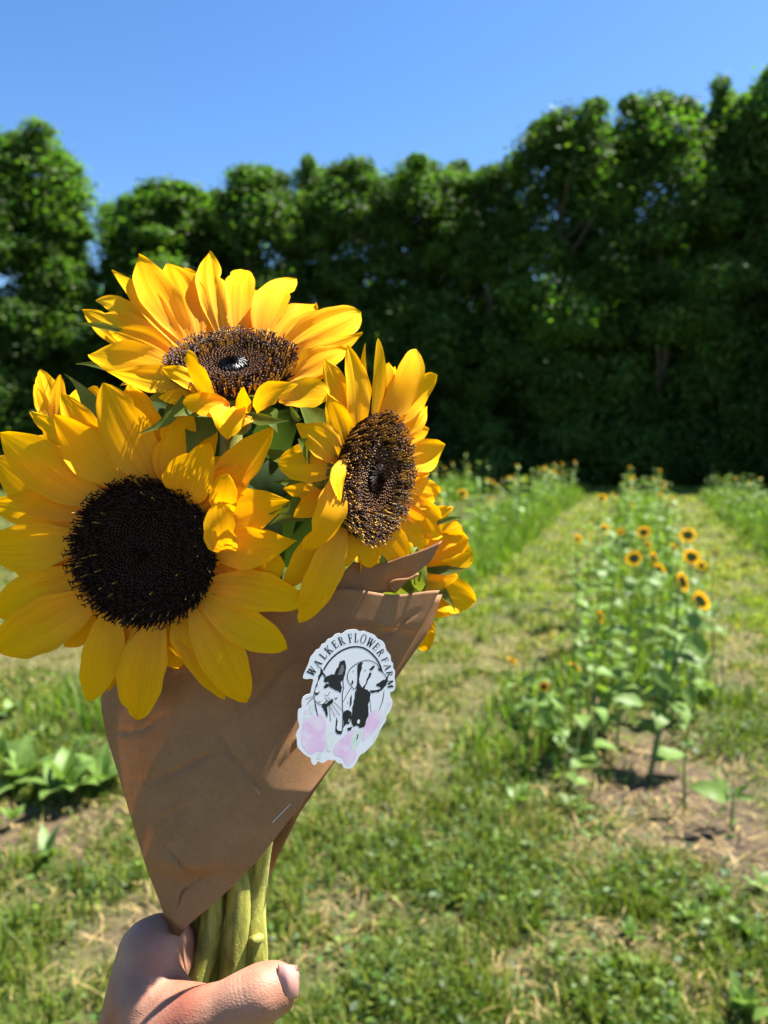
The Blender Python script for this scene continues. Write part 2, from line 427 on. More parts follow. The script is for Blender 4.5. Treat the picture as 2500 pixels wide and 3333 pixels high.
def gcol(n, dry):
    base = np.array([[.09, .15, .014], [.14, .205, .018], [.21, .26, .025], [.055, .10, .012]])[rng.integers(0, 4, n)]
    base = base*rng.uniform(.6, 1.0, (n, 1))
    st = np.array([[.32, .25, .08]])*rng.uniform(.55, 1.0, (n, 1))
    ol = np.array([[.20, .225, .045]])*rng.uniform(.65, 1.0, (n, 1))
    k = rng.uniform(0, 1, n)
    isst = (k < dry*.32)[:, None]; isol = ((k >= dry*.32) & (k < dry*.32+.2))[:, None]
    return np.where(isst, st, np.where(isol, ol, base))
def lane(x, y):
    # the mown lanes between the beds are a lighter, yellower green
    a = ROW.x*x+ROW.y*y; l = LAT.x*x+LAT.y*y
    k = np.clip((a-4.5)/3, 0, 1)*np.clip((2.2-np.abs(l))/.4, 0, 1)
    return 1+k[:, None]*np.array([[.85, .72, .3]])
GV, GF, GC = [], [], []; off = 0
def addg(V, F, C):
    global off
    GV.append(V); GF.append(F+off); GC.append(C); off += len(V)
# short mown turf; blades grow coarser with distance so that cover stays even
x, y = field_pts(330000, 1.6, 27.5, 0)
sm = soil_mask(x, y); dm = dry_mask(x, y)
lush = blobs(LUSH, x, y, 301); dryb = blobs(DRY, x, y, 201)
tuft = np.clip(fbm(x*5, y*5, 55)+.22*lush-.12*dryb, 0, 1)
keep = (rng.uniform(0, 1, len(x)) > sm*.93) & (rng.uniform(0, 1, len(x)) < .16+1.2*np.clip((tuft-.36)*3.4, 0, 1))
x, y, dm, tuft = x[keep], y[keep], dm[keep], tuft[keep]
n = len(x); z = ground_z(x, y)*np.clip(1.6-np.hypot(x, y)/40, 0, 1)
hh = rng.uniform(.025, .065, n)*(.55+1.1*np.clip((tuft-.3)*2.2, 0, 1))*(1+y*.012)
addg(*blades(np.stack([x, y, z], -1), hh, .0035+.0016*y*rng.uniform(.6, 1.2, n), rng.uniform(.1, 1.1, n), gcol(n, dm)*lane(x, y)))
# taller tufts
tx, ty = field_pts(2600, 1.7, 16, 0)
k = (soil_mask(tx, ty) < .4) & (rng.uniform(0, 1, len(tx)) < .3+.9*blobs(LUSH, tx, ty, 301)-.3*blobs(DRY, tx, ty, 201)); tx, ty = tx[k], ty[k]
for i in range(len(tx)):
    m = int(rng.integers(14, 40)); r = rng.uniform(.02, .07)
    px_ = tx[i]+rng.normal(0, r, m); py_ = ty[i]+rng.normal(0, r, m)
    hgt = rng.uniform(.05, .19)
    addg(*blades(np.stack([px_, py_, ground_z(px_, py_)], -1), rng.uniform(.5, 1, m)*hgt, np.full(m, .004+.0011*ty[i]), rng.uniform(.05, .9, m), gcol(m, np.full(m, .15))))
grass = link('grass', fast_mesh('grass', np.concatenate(GV), np.concatenate(GF), M['grass'], 4, np.concatenate(GC)))
tag(grass, 'short green and yellowing grass covering the mown field', 'grass', kind='stuff')
# broad little clover and weed leaves in the turf
GV, GF, GC = [], [], []; off = 0
x, y = field_pts(85000, 1.6, 22, 0)
cl = fbm(x*2.3+9, y*2.3, 91); keep = (rng.uniform(0, 1, len(x)) < np.clip((cl-.45)*5, 0, 1)*.4+.32*blobs(LUSH, x, y, 301)) & (rng.uniform(0, 1, len(x)) > soil_mask(x, y)*.85)
x, y = x[keep], y[keep]; n = len(x)
P = np.stack([x, y, ground_z(x, y)+rng.uniform(.012, .055, n)+rng.uniform(0, .07, n)*blobs(LUSH, x, y, 301)], -1)
s = (.008+.0014*y)*rng.uniform(.4, 1.7, n)
A = rng.normal(0, 1, (n, 3)); A[:, 2] *= .35; A /= np.linalg.norm(A, axis=1)[:, None]
Bv = np.cross(A, rng.normal(0, .5, (n, 3))+np.array([0, 0, 1])); Bv /= np.linalg.norm(Bv, axis=1)[:, None]
a_, b_ = A*s[:, None], Bv*(s*.62)[:, None]
V = np.stack([P-a_, P+b_-a_*.1, P+a_, P-b_-a_*.1], 1).reshape(-1, 3)
F = np.arange(n*4).reshape(-1, 4)
cc = np.array([[.055, .12, .018], [.085, .16, .022], [.045, .09, .02], [.13, .20, .026]])[rng.integers(0, 4, n)]*rng.uniform(.5, 1.1, (n, 1))
clo = link('clover', fast_mesh('clover', V, F, M['grass'], 4, np.repeat(cc, 4, 0)))
tag(clo, 'low clover and weed leaves spread through the grass', 'clover', kind='stuff')
# straw lying about
x, y = field_pts(30000, 1.6, 24, 0)
keep = rng.uniform(0, 1, len(x)) < np.clip(dry_mask(x, y)*.7+soil_mask(x, y)*.45, 0.04, .9); x, y = x[keep], y[keep]; n = len(x)
P = np.stack([x, y, ground_z(x, y)+rng.uniform(.006, .03, n)], -1)
V, F, C = blades(P, rng.uniform(.03, .12, n), .0022+.0011*y*rng.uniform(.6, 1.2, n), rng.uniform(1.2, 1.65, n), np.array([[.40, .29, .11]])*rng.uniform(.5, 1.05, (n, 1)), .12)
st = link('dry_grass', fast_mesh('dry_grass', V, F, M['straw'], 4, C))
tag(st, 'pale dry straw and mowings lying on the field', 'straw', kind='stuff')

# ------------------------------------------------------------------ trees
def leaf_cards(C, Rr, per, size, base, rg, flat=.85):
    """leaf-sized faces spread through the outer shell of foliage clumps"""
    n = len(C)*per
    c = np.repeat(C, per, 0); r = np.repeat(Rr, per)
    d = rg.normal(0, 1, (n, 3)); d /= np.linalg.norm(d, axis=1)[:, None]
    rad = r*np.where(rg.uniform(0, 1, n) < .18, rg.uniform(.8, 1.45, n), rg.uniform(.35, 1.05, n)**.6)
    P = c+d*rad[:, None]*np.array([1, 1, flat])
    nr = d*.7+rg.normal(0, .55, (n, 3))+np.array([0, 0, .35]); nr /= np.linalg.norm(nr, axis=1)[:, None]
    a = np.cross(nr, rg.normal(0, 1, (n, 3))); a /= np.linalg.norm(a, axis=1)[:, None]
    b = np.cross(nr, a)
    s = size*rg.uniform(.6, 1.3, n)
    a_, b_ = a*s[:, None], b*(s*.68)[:, None]
    V = np.stack([P-a_, P+b_-a_*.15+nr*(s*.12)[:, None], P+a_, P-b_-a_*.15+nr*(s*.12)[:, None]], 1).reshape(-1, 3)
    F = np.arange(n*4).reshape(-1, 4)
    clump_tone = np.repeat(rg.uniform(.55, 1.45, len(C)), per)
    col = base*(clump_tone*rg.uniform(.7, 1.35, n))[:, None]
    col[:, 0] *= rg.uniform(.8, 1.25, n)
    return V, F, np.repeat(col, 4, 0)
def tree_proto(seed, H, W, n=135, per=420, size=.078):
    rg = np.random.default_rng(seed)
    prof = lambda t: np.interp(t, [0, .08, .3, .55, .75, .9, 1.0], [.75, .95, 1.0, .96, .80, .54, .12])*W/2
    t = rg.uniform(.02, .97, n)**.9; ang = rg.uniform(0, 2*np.pi, n)
    lop = 1+.28*np.sin(ang*2+rg.uniform(0, 6))*np.sin(t*9+rg.uniform(0, 6))
    rr = prof(t)*lop*np.sqrt(rg.uniform(.2, 1, n))*.92
    C = np.stack([np.cos(ang)*rr, np.sin(ang)*rr, t*H], -1)
    Rr = rg.uniform(.34, .92, n)*(.6+.5*(1-t))*W/3.6
    # rounded leaders that break the top into knobs
    L = rg.integers(3, 6)
    lc, lr = [], []
    for i in range(L):
        a = rg.uniform(0, 2*np.pi); q = rg.uniform(.05, .36)*W; top = H*rg.uniform(.84, 1.0) if i else H
        for s in range(5):
            lc.append([math.cos(a)*q*(1-.06*s)+rg.normal(0, .10), math.sin(a)*q*(1-.06*s)+rg.normal(0, .10), top-.3-s*.5+rg.normal(0, .08)]); lr.append((.36+.17*s)*rg.uniform(.85, 1.25))
    C = np.concatenate([C, np.array(lc)]); Rr = np.concatenate([Rr, np.array(lr)])
    V, F, c = leaf_cards(C, Rr, per, size, np.array([[.062, .115, .024]]), rg)
    crown = fast_mesh('crown', V, F, M['crown'], 4, c)
    pts = [Vector((.12*math.sin(i*1.3+seed), .12*math.cos(i*1.7+seed), H*.9*i/8)) for i in range(9)]
    tv, tf = tube(pts, [lerp(.17, .03, i/8) for i in range(9)], 8)
    for i in range(7):
        a = rg.uniform(0, 6.28); z0 = H*rg.uniform(.2, .75); ln = W*.36
        p = [Vector((0, 0, z0)), Vector((math.cos(a)*ln*.5, math.sin(a)*ln*.5, z0+ln*.5)), Vector((math.cos(a)*ln, math.sin(a)*ln, z0+ln*1.1))]
        v2, f2 = tube(spline(p, 5), [.06, .05, .045, .035, .025, .015], 6)
        o = len(tv); tv += v2; tf += [tuple(q+o for q in f) for f in f2]
    return crown, mesh_data('trunk', tv, tf, M['bark'])
PROTO = [tree_proto(101, 14, 4.4), tree_proto(102, 14, 3.6), tree_proto(103, 14, 4.8), tree_proto(104, 14, 3.9), tree_proto(105, 14, 3.3)]
ORD = 'first second third fourth fifth sixth seventh eighth ninth tenth eleventh twelfth thirteenth fourteenth fifteenth sixteenth seventeenth eighteenth nineteenth twentieth'.split()
TREES = [(-330, 430, 430, 27.5), (-70, 395, 400, 27.5), (130, 425, 330, 28.5), (245, 560, 150, 30), (440, 650, 190, 33), (570, 582, 360, 30.5), (720, 610, 230, 33),
         (855, 528, 290, 30.5), (1035, 520, 210, 31.5), (1165, 505, 270, 30.5), (1365, 518, 320, 31), (1475, 508, 200, 33), (1580, 530, 250, 30.5),
         (1800, 365, 400, 29), (1930, 392, 260, 31), (2140, 288, 370, 28.5), (2320, 305, 290, 30), (2425, 258, 300, 28.5), (2560, 330, 400, 27.5), (2860, 290, 470, 26.5)]
seen = [t for t in TREES if -100 < t[0] < 2600]
NOTE = {245: 'narrow, leaning over the sky gap', 440: 'low and thin, just past the sky gap', -330: 'just beyond the left edge of the photo', 2860: 'just beyond the right edge of the photo', -70: 'cut by the left edge of the photo', 130: 'with a tall rounded crown left of the sky gap', 250: 'narrow, leaning over the sky gap', 430: 'low and thin, just past the sky gap',
        570: 'broad and domed, behind the top sunflower', 720: 'half hidden, low between two taller crowns', 855: 'with twin knobs above the top sunflower', 1035: 'with a small ball-shaped top',
        1165: 'tallest of the middle stretch', 1365: 'broad-crowned, in the middle of the skyline', 1475: 'narrow, peeping over its neighbours', 1580: 'last low one before the skyline jumps up',
        1800: 'dark and rounded where the skyline jumps up', 1930: 'half hidden behind the dark rounded one', 2140: 'tall, with a knobbly spire above the path', 2320: 'slightly lower, between two tall spires',
        2425: 'tallest of the whole wood, with forked top', 2560: 'cut by the right edge of the photo'}
for i, (px, py, wpx, d) in enumerate(TREES):
    base = at(px, 1450, d); base.z = 0
    rr_ = ray(px, py); H = CAM_H+rr_.z*(base.y/rr_.y)-.14
    W = wpx/FPX*d*1.2
    cm, tm = PROTO[(i*2+(i//3)) % 5]
    pw = [4.4, 3.6, 4.8, 3.9, 3.3][(i*2+(i//3)) % 5]
    lab = 'tree of the wood edge, '+NOTE.get(px, 'outside the frame beyond the others')
    e = empty('broadleaf_tree', base, lab, 'tree', 'trees along the edge of the wood')
    e.rotation_euler = (0, 0, i*1.9); e.scale = (W/pw, W/pw, H/14.0)
    link('trunk', tm, e); link('crown', cm, e)
# the wood behind, one mass
rg = np.random.default_rng(5)
n = 900
cx = rg.uniform(-26, 34, n); cy = rg.uniform(32.5, 41, n)
topz = 9.6+np.clip((cx-8)*.45, -1, 3.2)+np.sin(cx*1.3)*.8+rg.uniform(-1, .6, n)
C = np.stack([cx, cy, rg.uniform(.2, 1, n)*topz], -1)
C = np.concatenate([C, np.stack([rg.uniform(-26, 34, 420), rg.uniform(32.5, 37, 420), rg.uniform(.2, 4.2, 420)], -1)]); n = len(C)
V, F, c = leaf_cards(C, rg.uniform(.9, 1.6, n), 150, .2, np.array([[.042, .085, .02]]), rg)
fw = link('forest', fast_mesh('forest', V, F, M['crown'], 4, c))
tag(fw, 'dark mass of the wood behind the front trees', 'forest', kind='stuff')
n = 520
cx = rg.uniform(-20, 27, n); cy = rg.uniform(27.6, 32, n)
C = np.stack([cx, cy, rg.uniform(.1, 1, n)**1.5*np.where(cy > 29.5, 3.6, 1.1)], -1)
V, F, c = leaf_cards(C, rg.uniform(.4, .8, n), 140, .085, np.array([[.045, .09, .02]]), rg)
ug = link('undergrowth', fast_mesh('undergrowth', V, F, M['crown'], 4, c))
tag(ug, 'low shady undergrowth along the foot of the wood', 'undergrowth', kind='stuff')

# ------------------------------------------------------------------ field sunflowers
def leaf_verts(L, W, droop, cup=.12, nu=4, nv=6, wave=.0, heart=True):
    """leaf along +X from its stalk, rising then drooping"""
    V, F = [], []
    for j in range(nv+1):
        t = j/nv
        wv = W*.5*(math.sin(math.pi*min(1, t**.62))**.8 if t < 1 else 0)+.0006
        ang = .5-droop*t
        if j == 0: x, z = 0.0, 0.0
        else:
            x += L/nv*math.cos(ang); z += L/nv*math.sin(ang)
        for i in range(nu+1):
            u = -1+2*i/nu
            V.append(Vector((x, u*wv, z+cup*abs(u)*wv+wave*math.sin(t*14+u*3)*abs(u))))
    for j in range(nv):
        for i in range(nu):
            a = j*(nu+1)+i
            F.append((a, a+1, a+nu+2, a+nu+1))
    return V, F
def rot_to(n):  # frame whose Z is n
    return n.normalized().to_track_quat('Z', 'Y').to_matrix()
def head_pieces(r, disc=.5, npet=18, seed=0, droop=.15):
    """flower head facing +Z at the origin: petals ring, disc, calyx"""
    rg = random.Random(seed); pv, pf = [], []
    for k in range(npet):
        a = 2*math.pi*k/npet+rg.uniform(-.1, .1); L = r*(1-disc*.8)*rg.uniform(.85, 1.12); w_ = 2*math.pi*r*.75/npet*rg.uniform(.9, 1.3)
        d = Vector((math.cos(a), math.sin(a), 0)); s = Vector((-d.y, d.x, 0)); o = len(pv)
        for t, ww in ((0, .5), (.35, .95), (.72, .8), (1, .08)):
            c = d*(r*disc*.8+L*t)+Vector((0, 0, rg.uniform(-.02, .06)*r-droop*r*t*t))
            pv += [c-s*ww*w_*.5, c+Vector((0, 0, -.04*r)), c+s*ww*w_*.5]
        for j in range(3):
            b = o+j*3; pf += [(b, b+1, b+4, b+3), (b+1, b+2, b+5, b+4)]
    dv, df = [Vector((0, 0, .10*r))], []
    for ring, (q, z) in enumerate(((.45, .12), (.85, .08), (1, .0))):
        for k in range(14): a = 2*math.pi*k/14; dv.append(Vector((math.cos(a)*q*r*disc, math.sin(a)*q*r*disc, z*r)))
    for k in range(14): df.append((0, 1+k, 1+(k+1) % 14))
    for ring in range(2):
        for k in range(14): a = 1+ring*14; df.append((a+k, a+14+k, a+14+(k+1) % 14, a+(k+1) % 14))
    cv, cf = [Vector((0, 0, -.38*r))], []
    for q, z in ((.45, -.33), (.95, -.18), (1.12, -.04)):
        for k in range(14): a = 2*math.pi*k/14; cv.append(Vector((math.cos(a)*q*r*disc, math.sin(a)*q*r*disc, z*r)))
    for k in range(14): cf.append((0, 1+(k+1) % 14, 1+k))
    for ring in range(2):
        for k in range(14): a = 1+ring*14; cf.append((a+k, a+(k+1) % 14, a+14+(k+1) % 14, a+14+k))
    for k in range(14):  # pointed bracts
        a = 2*math.pi*(k+.5)/14; d = Vector((math.cos(a), math.sin(a), 0)); s = Vector((-d.y, d.x, 0)); o = len(cv)
        cv += [d*r*disc-s*.11*r+Vector((0, 0, -.12*r)), d*r*disc+s*.11*r+Vector((0, 0, -.12*r)), d*r*(disc+.36)+Vector((0, 0, -.10*r))]
        cf.append((o, o+1, o+2))
    return (pv, pf), (dv, df), (cv, cf)
LEAFM = []
for k in range(5):
    v, f = leaf_verts(1.0, [.55, .62, .48, .7, .58][k], [.9, 1.4, .6, 1.8, 1.1][k], .14, 4, 7, .02)
    LEAFM.append(mesh_data('leaf', v, f, M['field_leaf']))
def near_plant(bx, by, stems, label, nleaf=9, lsz=.14, seed=0, leaves=()):
    stems = [(a, c, r*.66, f, d) for a, c, r, f, d in stems]
    """base pixel on the ground; stems = list of (head px, head py, head radius m, facing vector or None)"""
    rg = random.Random(seed); b = on_ground(bx, by); dep = (b-CAMP).dot(VF)
    e = empty('sunflower_plant', b, label, 'plant', 'young sunflowers at the near end of the middle bed')
    for (hx, hy, r, face, dd) in stems:
        top = at(hx, hy, dep+dd); H = top.z-b.z
        mid = b.lerp(top, .5)+Vector((rg.uniform(-.03, .03), rg.uniform(-.03, .03), 0))
        pts = spline([b+Vector((rg.uniform(-.02, .02), 0, -.02)), mid, top-Vector((0, 0, .015))-(Vector(face)*.02 if face else Vector((0, 0, 0)))], 8)
        v, f = tube(pts, [lerp(.0085, .0045, i/8) for i in range(9)], 7)
        part('stem', v, f, M['field_stem'], e)
        if face:
            fv = Vector(face).normalized(); R3 = rot_to(fv)
            (pv, pf), (dv, df), (cv, cf) = head_pieces(r, .52, 20, rg.randint(0, 999), rg.uniform(-.1, .25))
            hd = part('flower_head', [R3 @ q+top for q in dv], df, M['field_disc'], e)
            part('petals', [R3 @ q+top for q in pv], pf, M['field_petal'], hd)
            part('calyx', [R3 @ q+top for q in cv], cf, M['calyx'], hd)
        else:
            (pv, pf), (dv, df), (cv, cf) = head_pieces(.035, .5, 10, 3)
            part('flower_bud', [q+top for q in cv], cf, M['calyx'], e)
        nleaf2 = int(nleaf*1.0+.5)
        for k in range(nleaf2):
            t = lerp(.18, .95, (k+.5)/nleaf2); p = pts[int(t*8)]
            o = link('leaf', LEAFM[rg.randint(0, 4)], e)
            o.location = p-b; s = lsz*1.12*rg.uniform(.65, 1.2)*(1.15-.5*t)
            o.scale = (s, s, s); o.rotation_euler = (rg.uniform(-.4, .4), rg.uniform(-.3, .45), k*2.4+rg.uniform(-.5, .5))
    for (x0, y0, x1, y1, wf, dd, roll) in leaves:        # single leaves told apart in the photograph
        p, q = at(x0, y0, dep+dd), at(x1, y1, dep+dd-.02)
        d = q-p; o = link('leaf', LEAFM[rg.randint(0, 2)], e); L = d.length*1.08
        X = d.normalized(); Z = (Vector((0, -.75, .6))-X*X.dot(Vector((0, -.75, .6)))).normalized(); Y = Z.cross(X)
        m = Matrix((X, Y, Z)).transposed() @ Matrix.Rotation(roll, 3, 'X') @ Matrix.Rotation(.25, 3, 'Y')
        o.rotation_euler = m.to_euler(); o.location = p-b; o.scale = (L, L*wf, L)
    return e
SF = (.75, .45, .25)    # heads turn to the sun
near_plant(2100, 2545, [(2282, 1955, .085, (.8, .35, .35), .12), (2225, 1893, .08, (.95, .15, .2), .2)], 'tallest near sunflower with two drooping heads seen from behind', 9, .17, 1,
           [(2120, 2180, 2215, 2250, .8, -.15, .2), (2215, 2240, 2300, 2305, .8, -.15, .1), (2225, 2075, 2350, 2145, .75, -.05, .2), (2095, 2290, 2000, 2270, .9, -.1, .3), (2210, 2010, 2330, 2050, .8, .1, 0), (2160, 1900, 2110, 1880, 1.1, .1, .2)])
near_plant(1880, 2500, [(1872, 2168, .05, (.5, .2, .6), 0), (1771, 2234, .045, (-.1, -1, .2), -.05)], 'small branching sunflower with one little head facing the camera', 6, .12, 2,
           [(1750, 2320, 1825, 2375, .9, -.1, .2), (1870, 2120, 1925, 2150, .8, 0, .1), (1790, 2450, 1820, 2500, .9, -.05, .3), (1770, 2270, 1800, 2290, 1.3, -.05, .1)])
near_plant(1935, 2480, [(1956, 2007, .055, (.98, .1, .15), .1), (1890, 1985, 0, None, .1)], 'slim sunflower with a yellow bud turned edge-on', 8, .12, 3, [(1960, 2080, 1945, 2110, 1.1, 0, .1)])
near_plant(2010, 2440, [(2040, 2060, 0, None, .1)], 'leafy unopened sunflower between the slim and the tallest one', 9, .14, 4)
near_plant(2230, 2440, [(2250, 2180, 0, None, 0)], 'short leafy sunflower on bare soil right of the tallest one', 6, .13, 5, [(2240, 2300, 2230, 2345, .9, -.05, .1)])
near_plant(1800, 2440, [(1800, 2190, 0, None, 0)], 'low bushy sunflower left of the branching one', 10, .14, 21)
near_plant(1960, 2390, [(1985, 2090, 0, None, 0)], 'bushy sunflower without flowers behind the slim one', 12, .15, 22)
near_plant(1735, 2370, [(1742, 2150, 0, None, 0)], 'small leafy sunflower at the far left front of the middle bed', 6, .12, 31)
near_plant(1868, 2575, [(1862, 2440, 0, None, 0)], 'tiny seedling in front of the branching sunflower', 5, .1, 32)
near_plant(1660, 2300, [(1668, 2150, .05, (.5, .5, .5), 0)], 'stray small sunflower standing in the path left of the bed', 5, .1, 33)
near_plant(2372, 2720, [(2385, 2570, 0, None, 0)], 'seedling sunflower with broad pale leaf on the bare soil', 2, .08, 6, [(2375, 2600, 2270, 2535, .8, 0, .2), (2385, 2590, 2470, 2600, .5, .02, .1), (2378, 2590, 2320, 2510, .45, .06, .5), (2390, 2580, 2440, 2555, .6, 0, 0)])
near_plant(2225, 2650, [(2232, 2420, 0, None, 0)], 'thin bare stalk rising from soil beside the seedling', 1, .07, 7)
near_plant(2060, 2300, [(2063, 1817, .085, (.15, .95, .3), .2)], 'sunflower showing the back of a round head, left of the bed', 8, .15, 8)
near_plant(2140, 2280, [(2131, 1818, .08, (.97, .05, .2), .1)], 'sunflower whose orange head is turned exactly edge-on', 8, .15, 9)
near_plant(2255, 2290, [(2252, 1812, .085, (.6, .75, .3), .1), (2284, 1840, .05, (.5, .8, .3), .15)], 'sunflower with a big and a small head side by side', 8, .15, 10)
near_plant(2100, 2130, [(2095, 1732, .085, (.3, .9, .35), .1)], 'sunflower with round dark-backed head in the middle of the bed', 8, .15, 11)
near_plant(2230, 2120, [(2239, 1741, .1, (.35, .9, .3), .1)], 'sunflower with the largest round head at the right of the bed', 8, .15, 12)
near_plant(2320, 2130, [(2331, 1800, .05, (.6, .5, -.5), .1)], 'wilting sunflower leaning out towards the right path', 5, .13, 13)
near_plant(1985, 2200, [(2020, 1730, .045, (.2, .8, .5), .2)], 'leafy sunflower with a half-open head at the bed\'s left flank', 10, .15, 14)
near_plant(2180, 2360, [(2180, 1960, 0, None, .1)], 'dense leafy sunflower behind the tallest one', 12, .16, 15, [(2150, 1870, 2095, 1890, 1.0, 0, .2)])
# whole plants farther off, too small to show parts
def far_plant(seed, h, flower):
    rg = random.Random(seed); V, F, mi = [], [], []
    def add(v, f, m):
        o = len(V); V.extend(v); F.extend([tuple(q+o for q in x) for x in f]); mi.extend([m]*len(f))
    pts = [Vector((0, 0, 0)), Vector((rg.uniform(-.04, .04), rg.uniform(-.04, .04), h*.5)), Vector((rg.uniform(-.06, .06), rg.uniform(-.06, .06), h))]
    P = spline(pts, 6); add(*tube(P, [.008, .008, .007, .006, .006, .005, .004], 5), 0)
    for k in range(12):
        t = lerp(.05, .97, k/11); p = P[min(6, int(t*6.99))]; s = rg.uniform(.13, .2)*(1.15-.5*t)
        v, f = leaf_verts(s, s*.62, rg.uniform(.5, 1.7), .14, 2, 4)
        m = Matrix.Rotation(k*2.4+rg.uniform(-.5, .5), 3, 'Z') @ Matrix.Rotation(rg.uniform(-.3, .5), 3, 'Y')
        add([m @ q+p for q in v], f, 1)
    if flower:
        fv = Vector((.75+rg.uniform(-.35, .35), .5+rg.uniform(-.5, .4), .3)); R3 = rot_to(fv); c = P[-1]+fv.normalized()*.03
        (pv, pf), (dv, df), (cv, cf) = head_pieces(rg.uniform(.042, .062), .5, 14, seed, rg.uniform(-.1, .3))
        add([R3 @ q+c for q in pv], pf, 2); add([R3 @ q+c for q in dv], df, 3); add([R3 @ q+c for q in cv], cf, 4)
    return mesh_data('sunflower_plant', V, F, [M['field_stem'], M['field_leaf'], M['field_petal'], M['field_disc'], M['calyx']], True, None, mi)
FARF = [far_plant(200+k, .9+.03*k, True) for k in range(6)]
FARN = [far_plant(300+k, .8+.03*k, False) for k in range(6)]
def bed(a0, a1, step, lats, hs, pfl, label, group):
    a = a0
    while a < a1:
        for l in lats:
            f = rnd.random() < pfl
            p = field(a+rnd.uniform(-.15, .15), l+rnd.uniform(-.26, .26))
            o = link('sunflower_plant', rnd.choice(FARF if f else FARN), None, p)
            s = rnd.uniform(*hs); o.scale = (s*1.15, s*1.15, s); o.rotation_euler = (0, 0, rnd.uniform(-.5, .5) if f else rnd.uniform(0, 6.3))
            tag(o, label, 'plant', group)
        a += step
bed(6.2, 25.5, .40, (-2.2, -2.75), (.72, 1.08), .36, 'sunflower plant in the dense bed along the left side of the path', 'sunflowers in the bed left of the path')
bed(11, 26, .6, (-5.0, -5.6), (.85, 1.25), .3, 'sunflower plant in the far bed with the highest bushy end, beyond the left bed', 'sunflowers in the farthest left bed')
bed(5.2, 23.5, .6, (-.3, .28), (.7, .95), .26, 'sunflower plant far down the middle bed, beyond the big near heads', 'sunflowers far down the middle bed')
bed(7.0, 25.5, .5, (2.0, 2.6), (.7, .9), .10, 'mostly leafy sunflower plant in the bed right of the right path', 'sunflowers in the right bed')
bed(14, 25, .8, (6.2,), (.7, .9), .1, 'leafy sunflower plant in the farthest right bed at the photo\'s right edge', 'sunflowers in the farthest right bed')
# tall grass that fills the beds
GV, GF, GC = [], [], []; off = 0
for (a0, a1, l0, l1, n, h0, h1) in ((6, 25.5, -3.1, -1.75, 26000, .12, .5), (11, 26, -6.3, -5.0, 10000, .2, .7), (4.6, 24, -.5, .5, 7500, .06, .3), (7, 25.5, 1.65, 2.95, 16000, .12, .45), (14, 25, 5.8, 6.8, 4000, .1, .45), (3.3, 5, -.9, -.2, 900, .05, .24), (3.0, 6.5, -3.4, -1.8, 4500, .08, .35)):
    u = rng.uniform(0, 1, n); a = (a0**.3+u*(a1**.3-a0**.3))**(1/.3); l = rng.uniform(l0, l1, n)
    x = ROW.x*a+LAT.x*l; y = ROW.y*a+LAT.y*l
    e = np.minimum(l-l0, l1-l)/(l1-l0)*2
    wob = (fbm(a*.9, a*0+l0, 500)-.5)*.38+rng.normal(0, .05, n); x = x+LAT.x*wob; y = y+LAT.y*wob
    addg(*blades(np.stack([x, y, ground_z(x, y)-.01], -1), rng.uniform(h0, h1, n)*(.45+.55*np.clip(e*2.5, 0, 1)), (.006+.0013*a)*rng.uniform(.6, 1.3, n), rng.uniform(.05, .8, n), gcol(n, np.full(n, .08))*np.array([[1.1, 1.3, 1.0]])))
tg = link('tall_grass', fast_mesh('tall_grass', np.concatenate(GV), np.concatenate(GF), M['grass'], 4, np.concatenate(GC)))
tag(tg, 'taller green grass and weeds growing among the sunflower beds', 'tall grass', kind='stuff')
# broad-leaved weeds that can be told apart
WLEAF = []
for k in range(3):
    v, f = leaf_verts(1.0, [.42, .5, .36][k], [.7, 1.1, .4][k], .12, 4, 6, .015)
    WLEAF.append(mesh_data('leaf', v, f, M['weed_leaf']))
def weed(px, py, n, s, label, seed, up=.35):
    rg = random.Random(seed); b = on_ground(px, py)
    e = empty('broadleaf_weed', b, label, 'weed', 'broad-leaved weeds in the field')
    for k in range(n):
        o = link('leaf', rg.choice(WLEAF), e); q = s*rg.uniform(.7, 1.2); o.scale = (q, q, q)
        o.rotation_euler = (rg.uniform(-.3, .3), -up+rg.uniform(-.5, .3), k*2.4+rg.uniform(-.4, .4)); o.location = (0, 0, rg.uniform(0, .02))
    return e
weed(215, 2600, 12, .23, 'big rosette weed with pale broad leaves, left of the paper cone', 1, .6)
weed(80, 2560, 11, .19, 'darker leafy weed left of the big pale rosette', 2, .7)
weed(335, 2570, 10, .18, 'weed between the big pale rosette and the paper cone', 3, .6)
weed(150, 2800, 4, .12, 'small weed with two upright pale leaves below the bare soil patch', 4, .5)
weed(0, 2500, 10, .2, 'leafy weed at the very left edge of the photo', 5, .7)
weed(2110, 3200, 9, .085, 'flat bright rosette weed in the bottom right of the field', 6, .15)
weed(2420, 3330, 8, .12, 'grassy weed cut by the bottom edge of the photo', 8, .8)
weed(1870, 2640, 8, .09, 'small weed in the shade in front of the branching sunflower', 9, .7)
weed(1690, 2620, 8, .10, 'small weed in the sun beside the shaded one', 10, .6)
weed(2480, 2900, 7, .10, 'dark weed at the right edge below the seedling', 11, .4)

